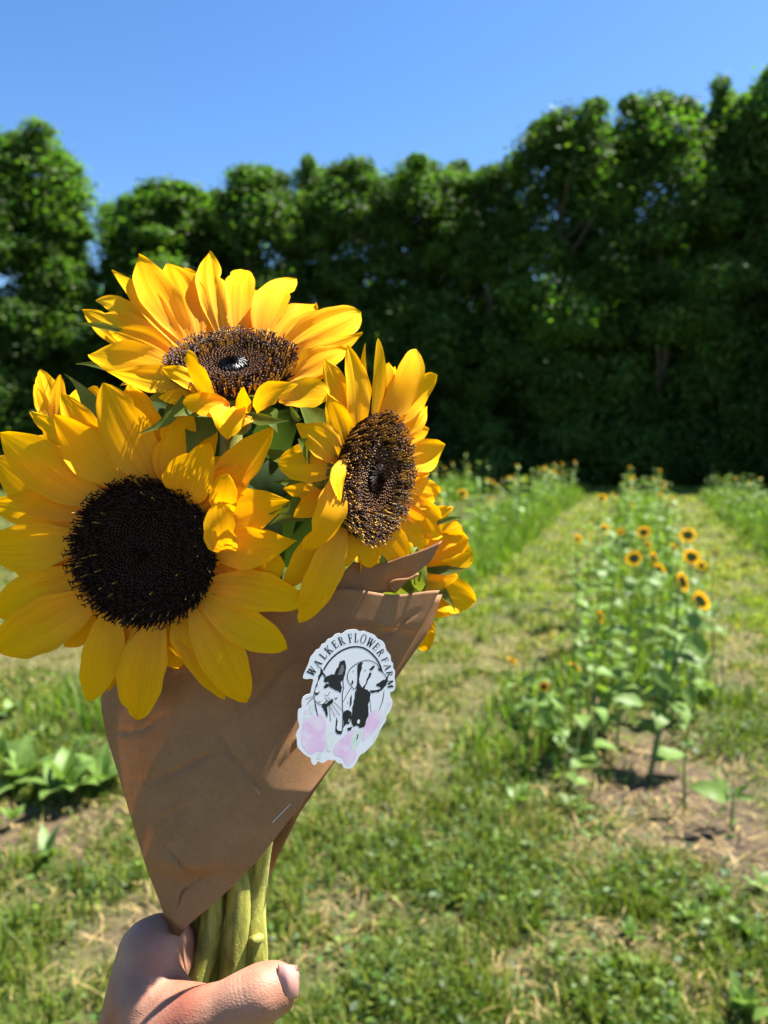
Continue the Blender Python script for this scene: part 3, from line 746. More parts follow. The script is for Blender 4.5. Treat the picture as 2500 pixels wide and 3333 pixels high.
for i_, (wx, wy, wn, ws, wl) in enumerate(((30, 2340, 9, .13, 'ragged weed at the left edge above the leafy one'), (150, 2410, 8, .11, 'small ragged weed above the big pale rosette'), (270, 2450, 9, .10, 'upright weed behind the big pale rosette, near the paper cone'),
                                           (40, 2680, 6, .08, 'little weed beside the bare soil patch at the left edge'), (2120, 2930, 14, .07, 'dark low weed in the shaded tangle below the soil patch'), (2250, 3010, 14, .075, 'second dark low weed of the tangle, nearer the camera'),
                                           (2330, 2930, 12, .07, 'dark weed at the right end of the tangle below the soil patch'), (2050, 3060, 12, .06, 'small dark weed at the left end of the tangle'), (2430, 3060, 12, .08, 'spreading weed near the right edge below the tangle'),
                                           (1480, 2930, 10, .07, 'low weed in the sunny grass right of the hand'), (1640, 2760, 9, .08, 'pale weed in the tall grass in the middle of the field'))):
    weed(wx, wy, wn, ws, wl, 60+i_, .55)

# ------------------------------------------------------------------ the bouquet: sunflowers
def petal_geo(base, tip, width, face, bow=.06, cup=.18, groove=1.0, twist=0.0, curl=0.0, sway=0.0, sharp=1.0, ruffle=.0, ph=0.0, blunt=.30, nu=14, nv=20, notch=None):
    T = tip-base; L = T.length; Tn = T/L
    f = (face-Tn*face.dot(Tn)).normalized(); s = Tn.cross(f)
    V, UV, F = [], [], []
    for j in range(nv+1):
        t = j/nv
        P = base+T*t+f*(bow*L*4*t*(1-t)+curl*L*max(0, t-.55)**2*4)+s*(sway*L*4*t*(1-t))
        if t < .48: wv = lerp(blunt, 1, math.sin(t/.48*math.pi/2)**1.1)
        else:
            q = (t-.48)/.52; wv = (1-q**(2.3/sharp))**(.72*sharp)
        wv = wv*width*.5+.00025
        a = twist*(t-.3); s2 = s*math.cos(a)+f*math.sin(a); f2 = f*math.cos(a)-s*math.sin(a)
        for i in range(nu+1):
            u = -1+2*i/nu
            h = cup*wv*(u*u)*(1-.35*t)
            h += groove*.03*width*math.cos(u*math.pi*2.1+ph*.4)*math.sin(math.pi*min(1, t*1.05+.05))**.7*(.6+.4*math.cos(ph*3))
            h += groove*.012*width*math.cos(u*math.pi*5.3+ph)*(1-t*.6)
            h += ruffle*width*abs(u)**2.5*math.sin(t*9+ph+u*1.5)
            ragged = 1+.03*math.sin(t*23+ph*5+u)*abs(u)
            if notch and u*notch[0] > 0: ragged *= 1-notch[1]*abs(u)*math.exp(-((t-notch[2])/notch[3])**2)
            h += groove*.007*width*math.cos(u*math.pi*8.7+ph*2)*(1-t*.5)
            V.append(P+s2*(u*wv*ragged)+f2*h); UV.append(((u+1)/2, t))
    for j in range(nv):
        for i in range(nu):
            a = j*(nu+1)+i; F.append((a, a+1, a+nu+2, a+nu+1))
    return V, F, UV

def disc_geo(C, n, R, N, gold, dome, seed, crop_yaw=0.0):
    """phyllotaxis of florets: dark hairy core, domed buds, open florets with curled stigmas at the rim"""
    rg = random.Random(seed)
    e1 = n.cross(Vector((0.1, 0.2, 1))).normalized(); e2 = n.cross(e1)
    V, F, mi = [], [], []
    def add(v, f, m):
        o = len(V); V.extend(v); F.extend([tuple(q+o for q in x) for x in f]); mi.extend([m]*len(f))
    # receptacle the florets stand on
    rings = [(0, dome(0)-.0012)]+[(q, dome(q)-.0012) for q in (.15, .3, .45, .6, .75, .9, 1.0)]
    bv = [C+n*rings[0][1]]; bf = []
    K = 28
    for q, z in rings[1:]:
        for k in range(K): a = 2*math.pi*k/K; bv.append(C+(e1*math.cos(a)+e2*math.sin(a))*R*q+n*z)
    for k in range(K): bf.append((0, 1+k, 1+(k+1) % K))
    for r in range(len(rings)-2):
        for k in range(K): a = 1+r*K; bf.append((a+k, a+K+k, a+K+(k+1) % K, a+(k+1) % K))
    add(bv, bf, 0)
    sp = R*math.sqrt(math.pi/N)
    def cone(p, d, r0, r1, h, sides, m, tipz=True):
        a = d.cross(e1+e2*.3).normalized(); b = d.cross(a)
        v = []; f = []
        for k in range(sides): th = 2*math.pi*k/sides; v.append(p+(a*math.cos(th)+b*math.sin(th))*r0)
        for k in range(sides): th = 2*math.pi*k/sides; v.append(p+d*h+(a*math.cos(th)+b*math.sin(th))*r1)
        for k in range(sides): k2 = (k+1) % sides; f.append((k, k2, sides+k2, sides+k))
        v.append(p+d*(h+r1*.9)); c = 2*sides
        for k in range(sides): f.append((sides+k, sides+(k+1) % sides, c))
        add(v, f, m)
    def strand(pts, r, m):
        v, f = tube(pts, [lerp(r, r*.35, i/(len(pts)-1)) for i in range(len(pts))], 4, cap=False); add(v, f, m)
    for i in range(N):
        q = math.sqrt((i+.5)/N); th = i*2.399963
        rad = (e1*math.cos(th)+e2*math.sin(th)); tan = n.cross(rad)
        jit = .2*sp
        p = C+rad*(R*q+rg.uniform(-jit, jit))+tan*rg.uniform(-jit, jit)+n*dome(q)
        d = (n*1.0+rad*(q*q*.55)).normalized()
        if q < .26:
            strand([p-n*.001, p+d*.0012-rad*.0003, p+d*.0019-rad*.0015*min(1, q*6)], sp*.42, 3)
        elif q < .56+rg.uniform(-.06, .06):
            cone(p-n*.0008, d, sp*.40, sp*.36, .0014+.0012*(q-.3)*3, 6, 2)
        else:
            k = rg.random()
            hgt = .0030+.0022*(q-.5)*2
            if k < gold: cone(p-n*.0008, d, sp*.24, sp*.22, hgt*rg.uniform(1.0, 1.45), 5, 1)
            else: cone(p-n*.0008, d, sp*.28, sp*.2, hgt*rg.uniform(.75, 1.1), 5, 0)
            if rg.random() < .36:
                top = p+d*hgt*.9
                for sg in (-1, 1):
                    o1 = (tan*sg*.8+rad*rg.uniform(-.3, .9)).normalized()
                    strand([top, top+d*.0008+o1*.0005, top+d*.0010+o1*.0011, top+d*.0004+o1*.0015], .00036, 0)
    # spiky fringe round the rim
    for k in range(int(R*2600*1.6)):
        th = rg.uniform(0, 6.283); rad = e1*math.cos(th)+e2*math.sin(th); tan = n.cross(rad)
        p = C+rad*R*rg.uniform(.95, 1.02)+n*(dome(1)-.0006); d = (n*rg.uniform(.5, 1.0)+rad*rg.uniform(.5, .9)+tan*rg.uniform(-.25, .25)).normalized()
        h = rg.uniform(.0014, .0032)
        strand([p, p+d*h*.6, p+d*h+tan*rg.uniform(-.0007, .0007)], .0006, 0)
    return V, F, mi

def leafy(base, tip, width, face, **k):
    k.setdefault('groove', .5); k.setdefault('blunt', .55); k.setdefault('nu', 6); k.setdefault('nv', 12)
    return petal_geo(base, tip, width, face, **k)

def sunflower(label, crop, cen, D, nrm, Rpx, petals, stem, k=.5, facemix=.55, N=1200, gold=.25, sunk=0.0, bracts=(), seed=0, disc=True, nbr=13, srad=1.0, dark=False, wmul=1.0):
    """cen and the petal lists are in the pixels of a photograph crop: (base x, base y, tip x, tip y, width, options)"""
    s, ox, oy = crop; rg = random.Random(seed)
    to = lambda x, y: (ox+x*s, oy+y*s)
    n = camvec(*nrm); cx, cy = to(*cen); C = at(cx, cy, D); R = Rpx*s*D/FPX
    foot = stem[-1]
    e = empty('sunflower', foot, label, 'sunflower', 'cut sunflowers in the bouquet')
    auto = []
    if disc and N > 900:
        for kx in range(21):
            th = 2*math.pi*(kx+rg.uniform(-.3, .3))/21; e1 = n.cross(Vector((.1, .2, 1))).normalized(); e2 = n.cross(e1)
            rd = e1*math.cos(th)+e2*math.sin(th); b = C+rd*R*.93-n*.007
            if nrm[2] < .9 and rd.dot((CAMP-C).normalized()) > -.25: continue
            tip = C+rd*R*rg.uniform(1.7, 2.12)-n*rg.uniform(.004, .014)+n*.0
            v, f, uv = petal_geo(b, tip, rg.uniform(.013, .019), n, bow=rg.uniform(.02, .1), cup=.2, twist=rg.uniform(-.3, .3), curl=rg.uniform(-.1, .05), sharp=rg.uniform(1.05, 1.5), ph=rg.uniform(0, 6))
            part('petal', v, f, M['petal'], e, uvs=uv)
    for (bx, by, tx, ty, wd, *op) in petals:
        o = dict(op[0]) if op else {}
        back = o.pop('back', 0); dz = o.pop('dz', 0.0); kk = o.pop('k', k); fm = o.pop('fm', facemix); bd = o.pop('bd', 0.0); inw = o.pop('inn', .0045)
        b = on_plane(*to(bx, by), C, n)
        db = (b-CAMP).dot(VF); db = max(D-.06, min(D+.06, db))+bd
        b = at(*to(bx, by), db)
        tp = on_plane(*to(tx, ty), C, n); dp = (tp-CAMP).dot(VF)
        dp = max(db-.05, min(db+.05, dp))
        d2 = lerp(db, dp, kk)+dz
        tip = at(*to(tx, ty), d2)
        inn = (C-b); inn = inn.normalized()*min(inw, inn.length*.3) if disc else inn*0
        b = b+inn-n*(.0016+.0035*back+rg.uniform(0, .0012)); tip = tip-n*(.003*back)
        view = (CAMP-(b+tip)*.5).normalized()
        face = (n*(1-fm)+view*fm)
        if face.length < .2: face = view
        face.normalize()
        a = dict(bow=rg.uniform(.02, .10), cup=rg.uniform(.05, .3), groove=rg.uniform(.7, 1.3), twist=rg.uniform(-.35, .35), curl=rg.uniform(-.10, .08), sway=rg.uniform(-.05, .05),
                 sharp=rg.uniform(1.1, 1.5), ruffle=rg.uniform(.01, .10), ph=rg.uniform(0, 6.28))
        if rg.random() < .45: a['notch'] = (rg.choice((-1, 1)), rg.uniform(.12, .38), rg.uniform(.6, .95), rg.uniform(.03, .07))
        a.update(o)
        v, f, uv = petal_geo(b, tip, wd*wmul*s*lerp(db, d2, .5)/FPX, face, **a)
        part('petal', v, f, M['petal'], e, uvs=uv)
    if disc:
        dome = lambda q: .0040*(.6+.4*math.sin(math.pi*min(1, q*.9+.08)))*(1-sunk)-sunk*.004*max(0, 1-q*1.5)
        v, f, mi = disc_geo(C, n, R, N, gold, dome, seed)
        dk = part('seed_disc', v, f, [M['floret_black' if dark else 'floret_dark'], M['floret_gold'], M['floret_black' if dark else 'floret_bud'], M['floret_core' if sunk > .3 else 'floret_black']], e, smooth=False, midx=mi)
        dk['kind'] = 'stuff'
    # green base of the head
    e1 = n.cross(Vector((.1, .2, 1))).normalized(); e2 = n.cross(e1); v = [C-n*.019]; f = []
    for q, z in ((.3, -.0175), (.7, -.0125), (.98, -.005), (.9, -.003)):
        for kx in range(20): a = 2*math.pi*kx/20; v.append(C+(e1*math.cos(a)+e2*math.sin(a))*R*q+n*z)
    for kx in range(20): f.append((0, 1+(kx+1) % 20, 1+kx))
    for r in range(3):
        for kx in range(20): a = 1+r*20; f.append((a+kx, a+(kx+1) % 20, a+20+(kx+1) % 20, a+20+kx))
    rc = part('receptacle', v, f, M['bract'], e)
    for kx in range(nbr):
        a = 2*math.pi*(kx+rg.uniform(-.3, .3))/nbr; rad = e1*math.cos(a)+e2*math.sin(a)
        b = C+rad*R*.72-n*.0125; tip = C+rad*(R*rg.uniform(1.35, 1.75))-n*rg.uniform(.006, .022)
        v, f, uv = leafy(b, tip, rg.uniform(.011, .016), n, bow=rg.uniform(-.1, .15), curl=rg.uniform(-.35, .1), sharp=1.9, ph=rg.uniform(0, 6))
        part('bract', v, f, M['bract'], e, uvs=uv)
    for (pts, wd, dz) in bracts:                       # bracts one can see in the photograph
        P = [at(*to(x, y), D+z) for x, y, z in pts]
        v, f, uv = leafy(P[0], P[-1], wd*s*D/FPX, (CAMP-P[0]).normalized()+Vector((.2, 0, .3)), sharp=1.9, bow=.02, sway=dz, ph=rg.uniform(0, 6))
        part('bract', v, f, M['bract'], e, uvs=uv)
    pts = spline([C-n*.017, C-n*.032]+[Vector(p) for p in stem], 26)
    v, f = tube(pts, [lerp(.0055, .0064, i/26)*srad for i in range(27)], 18, .04, 7)
    so_ = part('stem', v, f, M['stem'], e)
    hv_, hf_ = [], []
    for kx in range(700):
        i = rg.randint(14, 25); p0 = pts[i].lerp(pts[i+1], rg.random()); T = (pts[i+1]-pts[i]).normalized()
        a_ = T.orthogonal().normalized(); b_ = T.cross(a_); th = rg.uniform(0, 6.283); d_ = a_*math.cos(th)+b_*math.sin(th); s_ = T.cross(d_)
        r0 = lerp(.0055, .0064, i/26)*srad*.97; ln = rg.uniform(.0007, .0018); o = len(hv_); q_ = p0+d_*r0
        hv_ += [q_-s_*.00006, q_+s_*.00006, q_+d_*ln-T*rg.uniform(-.0004, .0006)]; hf_.append((o, o+1, o+2))
    hr = part('stem_hairs', hv_, hf_, M['stem_hair'], so_); hr['kind'] = 'stuff'
    return e

CA = (1000/1659, 0, 1180); CB = (1040/1659, 200, 780); CC = (750/1550, 850, 1080); CH = (800/1659, 250, 2500)
hp = lambda x, y, d: at(CH[1]+x*CH[0], CH[2]+y*CH[0], d)
PA = [
 (850, 640, 562, 112, 265, dict(bow=.1, sharp=1.11)), (880, 590, 675, 100, 215, dict(back=1)), (920, 665, 1000, 248, 195, dict(sharp=0.86, back=.5)), (1030, 560, 1150, 320, 120, dict(back=2)),
 (985, 740, 1125, 435, 250, dict(inn=.001, bow=.22, dz=-.012, cup=.35, sharp=1.11)), (1130, 690, 1470, 343, 200, dict(back=1, sharp=1.36)), (1195, 800, 1235, 603, 150, dict(inn=0, bow=.25, dz=-.010, twist=.5, sharp=.75)),
 (1120, 870, 1562, 750, 255, dict(back=1)), (1225, 1018, 1185, 766, 165, dict(inn=0, bow=.25, bd=-.004, dz=-.012, sharp=.62, cup=.4, blunt=.5)), (1165, 1010, 1605, 962, 220, dict(bow=.05, sharp=1.56)),
 (1180, 1110, 1535, 1100, 205, dict(back=1, sharp=0.76, bow=.02)), (1160, 1230, 1652, 1300, 210, dict(sharp=1.01)), (1120, 1310, 1548, 1550, 200, dict(sharp=0.96, back=.4)), (1060, 1350, 1330, 1842, 235, dict(sharp=0.96)),
 (930, 1440, 1205, 1830, 165, dict(back=1)), (850, 1440, 740, 1932, 245, dict(sharp=0.96)), (760, 1430, 665, 1872, 170, dict(back=1)), (570, 1350, 470, 1842, 205, dict(sharp=1.06)),
 (480, 1290, -40, 1555, 285, dict(sharp=1.06)), (420, 1170, -70, 1370, 280, dict(back=1)), (395, 940, -80, 1000, 250, dict(sharp=0.91)), (410, 840, -100, 765, 200, dict(back=1)),
 (500, 730, 5, 382, 270, dict(sharp=1.16)), (450, 790, -60, 510, 290, dict(back=1)), (560, 660, 135, 260, 190, dict(back=1.4, sharp=1.36)), (690, 620, 305, 285, 240, dict(sharp=1.36)),
 (580, 560, 300, 165, 165, dict(back=2.2, sharp=1.06)), (620, 640, 470, 430, 190, dict(back=1.5)), (1110, 1180, 1420, 1190, 180, dict(back=2)), (650, 1420, 560, 1790, 150, dict(back=2)), (1000, 1420, 1120, 1720, 150, dict(back=2)),
 (440, 1080, 60, 1200, 200, dict(back=2)), (750, 610, 740, 330, 180, dict(back=2))]
HB = [hp(800, 1000, .352), hp(775, 1440, .350), hp(740, 1900, .352)]
sunflower('big front sunflower in shade facing the camera, with wide black seed disc', CA, (787, 1025), .332, (-.06, -.06, 1), 388, PA,
          [at(560, 1880, .372), at(615, 2400, .366), hp(915, 900, .362), hp(805, 1450, .355), hp(720, 1950, .353)], k=.35, gold=.04, N=1500, dark=True, wmul=1.0, seed=3, nbr=12)
PB = [
 (580, 560, 92, 340, 190, dict()), (540, 530, 155, 258, 130, dict(back=1)), (612, 545, 272, 178, 125, dict(back=.5, sharp=1.56)), (640, 520, 410, 105, 185, dict(bow=.1)), (660, 470, 495, 95, 100, dict(back=1.5, sharp=1.56)),
 (690, 490, 548, 118, 195, dict(bow=.06)), (760, 480, 635, 116, 170, dict(back=1)), (830, 470, 772, 74, 140, dict(sharp=1.26)), (920, 475, 935, 123, 150, dict(sharp=0.86)), (985, 485, 1010, 228, 140, dict(back=1)),
 (1045, 505, 1222, 203, 165, dict(sway=-.08)), (1095, 530, 1318, 338, 165, dict(sharp=0.86)), (1160, 570, 1555, 380, 200, dict(sharp=0.91)), (1130, 545, 1450, 375, 180, dict(back=1)), (1210, 650, 1560, 495, 165, dict(sharp=1.66)),
 (1215, 710, 1490, 560, 150, dict()), (1160, 810, 1392, 800, 165, dict(sharp=0.76, k=.2)), (1020, 890, 1235, 755, 115, dict(bow=.3, dz=-.012, fm=.7, curl=.1)), (965, 905, 945, 758, 75, dict(bow=.1, dz=-.012, k=0, fm=.8, sharp=1.46)),
 (870, 885, 868, 1018, 170, dict(k=0, dz=-.012, bow=.2, sharp=0.86, fm=.9)), (870, 880, 632, 845, 115, dict(k=0, dz=-.010, bow=.15, fm=.8, sharp=0.76)), (750, 820, 655, 578, 78, dict(k=0, dz=-.020, bd=-.012, bow=.12, fm=.8, sharp=0.76, blunt=.7)),
 (600, 680, 128, 578, 195, dict(sharp=1.16)), (650, 750, 238, 685, 150, dict(k=.3)), (720, 800, 525, 668, 105, dict(k=0, dz=-.008, bow=.2)), (720, 800, 500, 790, 100, dict(k=0, back=1)),
 (580, 600, 240, 450, 160, dict(back=.7)), (1220, 690, 1400, 650, 120, dict(back=1)), (1000, 900, 800, 930, 90, dict(k=0, dz=.0, back=1)), (1080, 500, 1140, 300, 120, dict(back=1.5)), (620, 500, 470, 280, 130, dict(back=1.5))]
sunflower('sunlit top sunflower tilted up to the sky, with brown glossy-centred disc', CB, (893, 664), .346, (.03, .775, .63), 316, PB,
          [at(760, 1350, .395), at(735, 1800, .385), at(720, 2500, .370), hp(1095, 750, .364), hp(1050, 1400, .358), hp(990, 1950, .356)], k=.55, srad=1.08, wmul=1.03, gold=.42, N=1300, sunk=.35, seed=5, nbr=8,
          bracts=[([(330, 480, .02), (80, 437, .02)], 34, .04), ([(330, 700, .01), (75, 645, .01)], 40, .07), ([(640, 815, -.02), (405, 1003, -.03)], 46, -.12), ([(775, 905, -.03), (585, 918, -.045)], 60, .10),
                  ([(960, 905, -.02), (1182, 940, -.035)], 60, .08), ([(1240, 940, -.01), (1183, 845, -.02)], 30, -.1)])
PC = [
 (830, 580, 1065, 110, 210, dict(sharp=0.96)), (870, 610, 1192, 290, 200, dict(back=1, sharp=0.96)), (900, 660, 1152, 500, 150, dict(back=.6)), (930, 740, 1155, 658, 140, dict(back=1)), (955, 880, 1236, 765, 205, dict()),
 (960, 960, 1150, 950, 150, dict(back=.5)), (945, 1060, 1185, 1085, 205, dict(sharp=0.91, bow=.12)), (930, 1140, 1200, 1365, 215, dict(sharp=0.91, bow=.1)), (860, 1240, 1152, 1445, 205, dict(sharp=0.86, back=.5)),
 (780, 1320, 985, 1570, 205, dict(sharp=0.86)), (720, 1370, 745, 1590, 150, dict(sharp=0.86)), (620, 1390, 590, 1580, 130, dict(back=.5)), (540, 1370, 250, 1955, 250, dict(sharp=0.96, bow=.1, k=.1)), (500, 1340, 165, 1760, 215, dict(back=1, k=.1)),
 (480, 960, 310, 1470, 205, dict(sharp=0.86, bow=.2, k=0, dz=-.006)), (575, 835, 530, 1145, 95, dict(k=0, dz=-.012, bd=-.014, blunt=.15, sharp=1.36, sway=.1, fm=.9)), (500, 910, 112, 885, 250, dict(sharp=0.96, k=0)), (520, 850, 234, 622, 225, dict(k=0, dz=-.004, bow=.2)),
 (570, 790, 443, 413, 160, dict(k=0, dz=-.008, twist=.5)), (655, 640, 590, 88, 170, dict(k=.2)), (620, 520, 458, 185, 150, dict(back=1, k=.1)), (775, 560, 792, 43, 85, dict(sharp=1.06)), (755, 560, 718, 78, 70, dict(back=.7, sharp=1.56)),
 (830, 560, 905, 205, 110, dict(back=1.2, sharp=0.76)), (470, 1150, 200, 1060, 120, dict(back=1.5, k=0)), (470, 1100, 250, 1250, 150, dict(back=1, k=0)), (690, 600, 690, 180, 120, dict(back=1, k=.2)), (900, 1180, 1120, 1250, 150, dict(back=1.5))]
sunflower('sunlit sunflower facing right towards the sun, above the paper', CC, (735, 982), .354, (.84, -.12, .53), 416, PC,
          [at(1090, 1700, .385), at(1020, 2100, .378), at(880, 2600, .366), hp(1200, 830, .368), hp(1205, 1300, .362), hp(1180, 1950, .360)], k=.5, wmul=1.02, gold=.5, N=1250, sunk=.05, seed=9, nbr=10,
          bracts=[([(230, 870, -.01), (20, 775, .0)], 90, -.08), ([(320, 1060, -.02), (92, 1010, -.01)], 80, .06), ([(300, 1250, -.01), (60, 1300, .01)], 100, .1)])
PD = [
 (1120, 1290, 1322, 1178, 110, dict(back=1)), (1100, 1430, 1352, 1300, 175, dict(sharp=.6)), (1090, 1500, 1412, 1395, 180, dict(back=.6, sharp=.7)), (1070, 1560, 1425, 1490, 215, dict(sharp=.7)), (1060, 1640, 1350, 1640, 200, dict(back=1)),
 (1060, 1700, 1447, 1815, 250, dict(sharp=1.0)), (1060, 1760, 1300, 1900, 190, dict(back=.7)), (1110, 1830, 1095, 2152, 130, dict(sharp=.8)), (1030, 1800, 1150, 2050, 160, dict(back=1)), (1010, 1480, 1200, 1180, 150, dict(back=1)),
 (900, 1500, 900, 1200, 160, dict(back=1)), (850, 1600, 650, 1450, 160, dict(back=1)), (880, 1750, 700, 1900, 160, dict(back=1))]
sunflower('sunflower half hidden behind the paper at the right, seen from the side', CC, (1000, 1620), .425, (.75, .05, -.55), 250, PD,
          [at(1150, 2050, .392), at(1010, 2400, .38), hp(1000, 830, .376), hp(935, 1300, .372), hp(900, 1950, .370)], k=0, facemix=1.0, disc=False, N=350, seed=12, nbr=8,
          bracts=[([(1120, 1605, -.012), (1392, 1592, -.012)], 58, .03), ([(1075, 1680, -.012), (1306, 1878, -.012)], 74, -.12), ([(1180, 1290, -.03), (1350, 1250, -.03)], 34, -.05)])
PE = [
 (310, 370, 215, 33, 120, dict(sharp=1.1)), (300, 330, 322, 58, 80, dict(sharp=1.2, back=.5)), (260, 330, 178, 95, 70, dict(back=1)), (600, 280, 475, 140, 120, dict(sharp=.7)), (560, 320, 438, 258, 90, dict(back=.5)),
 (330, 420, 130, 430, 110, dict(back=1)), (430, 300, 400, 120, 110, dict(back=1.5, dz=.01)), (520, 300, 520, 180, 90, dict(back=1, dz=.01))]
sunflower('sunflower mostly hidden behind the big front one, petals peeping at upper left', CA, (450, 400), .40, (-.45, .55, -.5), 190, PE,
          [at(380, 1700, .41), at(480, 2100, .385), at(590, 2600, .365), hp(760, 1080, .370), hp(705, 1300, .366), hp(690, 1950, .364)], k=0, facemix=1.0, disc=False, N=250, seed=14, nbr=6,
          bracts=[([(520, 400, -.05), (350, 62, -.03)], 85, .10)])
# leaves tucked between the heads
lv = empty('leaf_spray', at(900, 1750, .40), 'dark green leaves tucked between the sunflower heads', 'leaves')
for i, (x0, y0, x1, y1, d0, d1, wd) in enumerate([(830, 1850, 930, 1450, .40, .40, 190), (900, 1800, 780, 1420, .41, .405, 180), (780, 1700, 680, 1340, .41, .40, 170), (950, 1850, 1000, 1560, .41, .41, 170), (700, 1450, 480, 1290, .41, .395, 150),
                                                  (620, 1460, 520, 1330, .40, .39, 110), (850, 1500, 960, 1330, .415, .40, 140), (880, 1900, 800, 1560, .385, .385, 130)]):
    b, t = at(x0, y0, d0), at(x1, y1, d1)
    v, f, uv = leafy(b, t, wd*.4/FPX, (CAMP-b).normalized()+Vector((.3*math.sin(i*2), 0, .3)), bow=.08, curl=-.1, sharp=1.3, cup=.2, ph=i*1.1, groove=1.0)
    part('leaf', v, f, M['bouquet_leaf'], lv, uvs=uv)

# ------------------------------------------------------------------ paper wrap
def poly_at(P, t):
    L = [0]
    for a, b in zip(P, P[1:]): L.append(L[-1]+math.dist(a[:2], b[:2]))
    x = t*L[-1]
    for i in range(len(P)-1):
        if x <= L[i+1] or i == len(P)-2:
            q = (x-L[i])/max(1e-9, L[i+1]-L[i]); return tuple(lerp(a, b, q) for a, b in zip(P[i], P[i+1]))
def sheet(name, left, right, depth, nu, nv, parent, thick=.0001, warp=None):
    V, F, st = [], [], []
    for j in range(nv+1):
        v = j/nv; a, b = poly_at(left, v), poly_at(right, v)
        for i in range(nu+1):
            u = i/nu; x, y = lerp(a[0], b[0], u), lerp(a[1], b[1], u)
            if warp: x, y = warp(u, v, x, y)
            V.append(at(x, y, depth(u, v, x, y)))
            st.append(max(0, min(1, (y-2985-.35*(x-540)+10*math.sin(x*.05))/14)) if x < 640 else 0)
    for j in range(nv):
        for i in range(nu):
            a = j*(nu+1)+i; F.append((a, a+1, a+nu+2, a+nu+1))
    o = part(name, V, F, M['paper'], parent)
    at_ = o.data.attributes.new('stain', 'FLOAT', 'POINT'); at_.data.foreach_set('value', st)
    so_ = o.modifiers.new('thickness', 'SOLIDIFY'); so_.thickness = thick; so_.offset = 0
    return o
wrap = empty('paper_wrap', hp(800, 1100, .34), 'brown kraft paper cone wrapped round the sunflower stems', 'wrapping paper')
FL = [(560, 3040), (537, 2990), (520, 2935), (478, 2830), (438, 2700), (388, 2530), (345, 2390), (330, 2310), (332, 2200), (390, 2030), (440, 1935)]
FR = [(585, 3048), (614, 3010), (720, 2920), (840, 2800), (980, 2620), (1080, 2490), (1190, 2330), (1290, 2180), (1370, 2040), (1432, 1920)]
CREASE = [(420, 2560, 760, 2440, .0018, 16), (620, 2260, 900, 2640, .0016, 19), (500, 2740, 700, 2890, .0018, 12), (760, 2330, 1010, 2110, .0019, 18), (350, 2400, 560, 2330, .0019, 14), (470, 2650, 640, 2600, -.0015, 11), (900, 2480, 1060, 2330, -.0015, 14), (1180, 2100, 1380, 1990, .0021, 12), (700, 2080, 820, 2500, -.0013, 17), (560, 2960, 640, 2860, .0018, 8)]
def fdepth(u, v, x, y):
    crest = .40
    q = (u-crest)/(crest if u < crest else 1-crest)
    roll = .004+.018*v
    d = .338-.004*math.sin(v*math.pi)+.016*v
    d += (roll*1.25*q*q if u < crest else (roll*1.0+.003)*q**1.6*max(0, min(1, (v-.45)/.3)))
    # creases: a dent near the hand, a soft fold below the flower, dog-eared upper corner
    dx, dy = (x-600)/150, (y-2828-.06*(x-600)-14*math.sin((x-500)/60))/20
    d += .0030*math.exp(-dx*dx)*math.tanh(dy)*math.exp(-abs(dy)*.16)
    d += .0012*math.sin(x*.011+y*.004)*math.sin(y*.0067+1)*(v*.6+.2)
    for (cx0, cy0, cx1, cy1, amp, wdt) in CREASE:
        lx, ly = cx1-cx0, cy1-cy0; L2 = math.hypot(lx, ly); tt = ((x-cx0)*lx+(y-cy0)*ly)/L2/L2
        dist = ((x-cx0)*ly-(y-cy0)*lx)/L2+9*math.sin(tt*7+cx0)
        if -.1 < tt < 1.1: d += amp*max(0, 1-abs(dist)/wdt)*math.sin(max(0, min(1, tt))*math.pi)*(1 if dist > 0 else .55)
    dy2 = (y-2050-(x-1350)*.05)/10
    d += .0010*math.tanh(dy2)*max(0, min(1, (x-1050)/150))
    return d
def fw_(u, v, x, y):
    k = max(0, (v-.9)/.1)
    return x, y+k*(9*math.sin(u*8.5)+5*math.sin(u*23+1)*(.3+u))
front = sheet('front_panel', FL, FR, fdepth, 110, 120, wrap, warp=fw_)
BL = [(600, 2900), (560, 2800), (480, 2500), (440, 2250), (430, 2000)]
BR = [(858, 2908), (900, 2800), (976, 2645), (1088, 2482), (1240, 2280), (1330, 2150), (1398, 2052), (1440, 1935)]
def bdepth(u, v, x, y):
    return .380+.024*v-.010*abs(2*u-1)**2*(.4+.6*(1-v))-.004*math.sin(u*7+v*3)*v
sheet('back_panel', BL, BR, bdepth, 36, 40, wrap)
# left turn of the cone joining front and back
TL = [(562, 3040), (538, 2990), (521, 2935), (479, 2830), (439, 2700), (389, 2530), (346, 2390), (331, 2310), (333, 2200), (391, 2030), (441, 1935)]
TR = [(600, 2960), (585, 2900), (575, 2850), (520, 2700), (475, 2550), (440, 2400), (425, 2280), (420, 2200), (425, 2100), (435, 2000), (450, 1950)]
sheet('side_fold', TL, TR, lambda u, v, x, y: lerp(fdepth(0, v, *poly_at(FL, v))+.0004, bdepth(0, v, 0, 0), u**.8)+.004*math.sin(u*math.pi), 10, 40, wrap)
# curled upper flap behind the front sheet
CL = [(1070, 1925), (1100, 1890), (1130, 1850), (1150, 1828)]
CR = [(1290, 1928), (1325, 1895), (1400, 1840), (1440, 1775)]
def cw(u, v, x, y):
    return x, y+ (22*math.sin(u*math.pi*1.3)*v)+10*math.sin(u*9)*v*.4
def cdep(u, v, x, y): return .3665+.002*v+.006*u+.0010*math.sin(u*9)*v
sheet('top_flap', CL, CR, cdep, 26, 14, wrap, warp=cw)
# little rolled edge
v, f = tube(spline([at(1285, 1925, .371), at(1270, 1905, .369), at(1285, 1890, .369), at(1330, 1885, .370), at(1362, 1868, .371)], 14), .0009, 6)
part('rolled_edge', v, f, M['paper'], wrap)
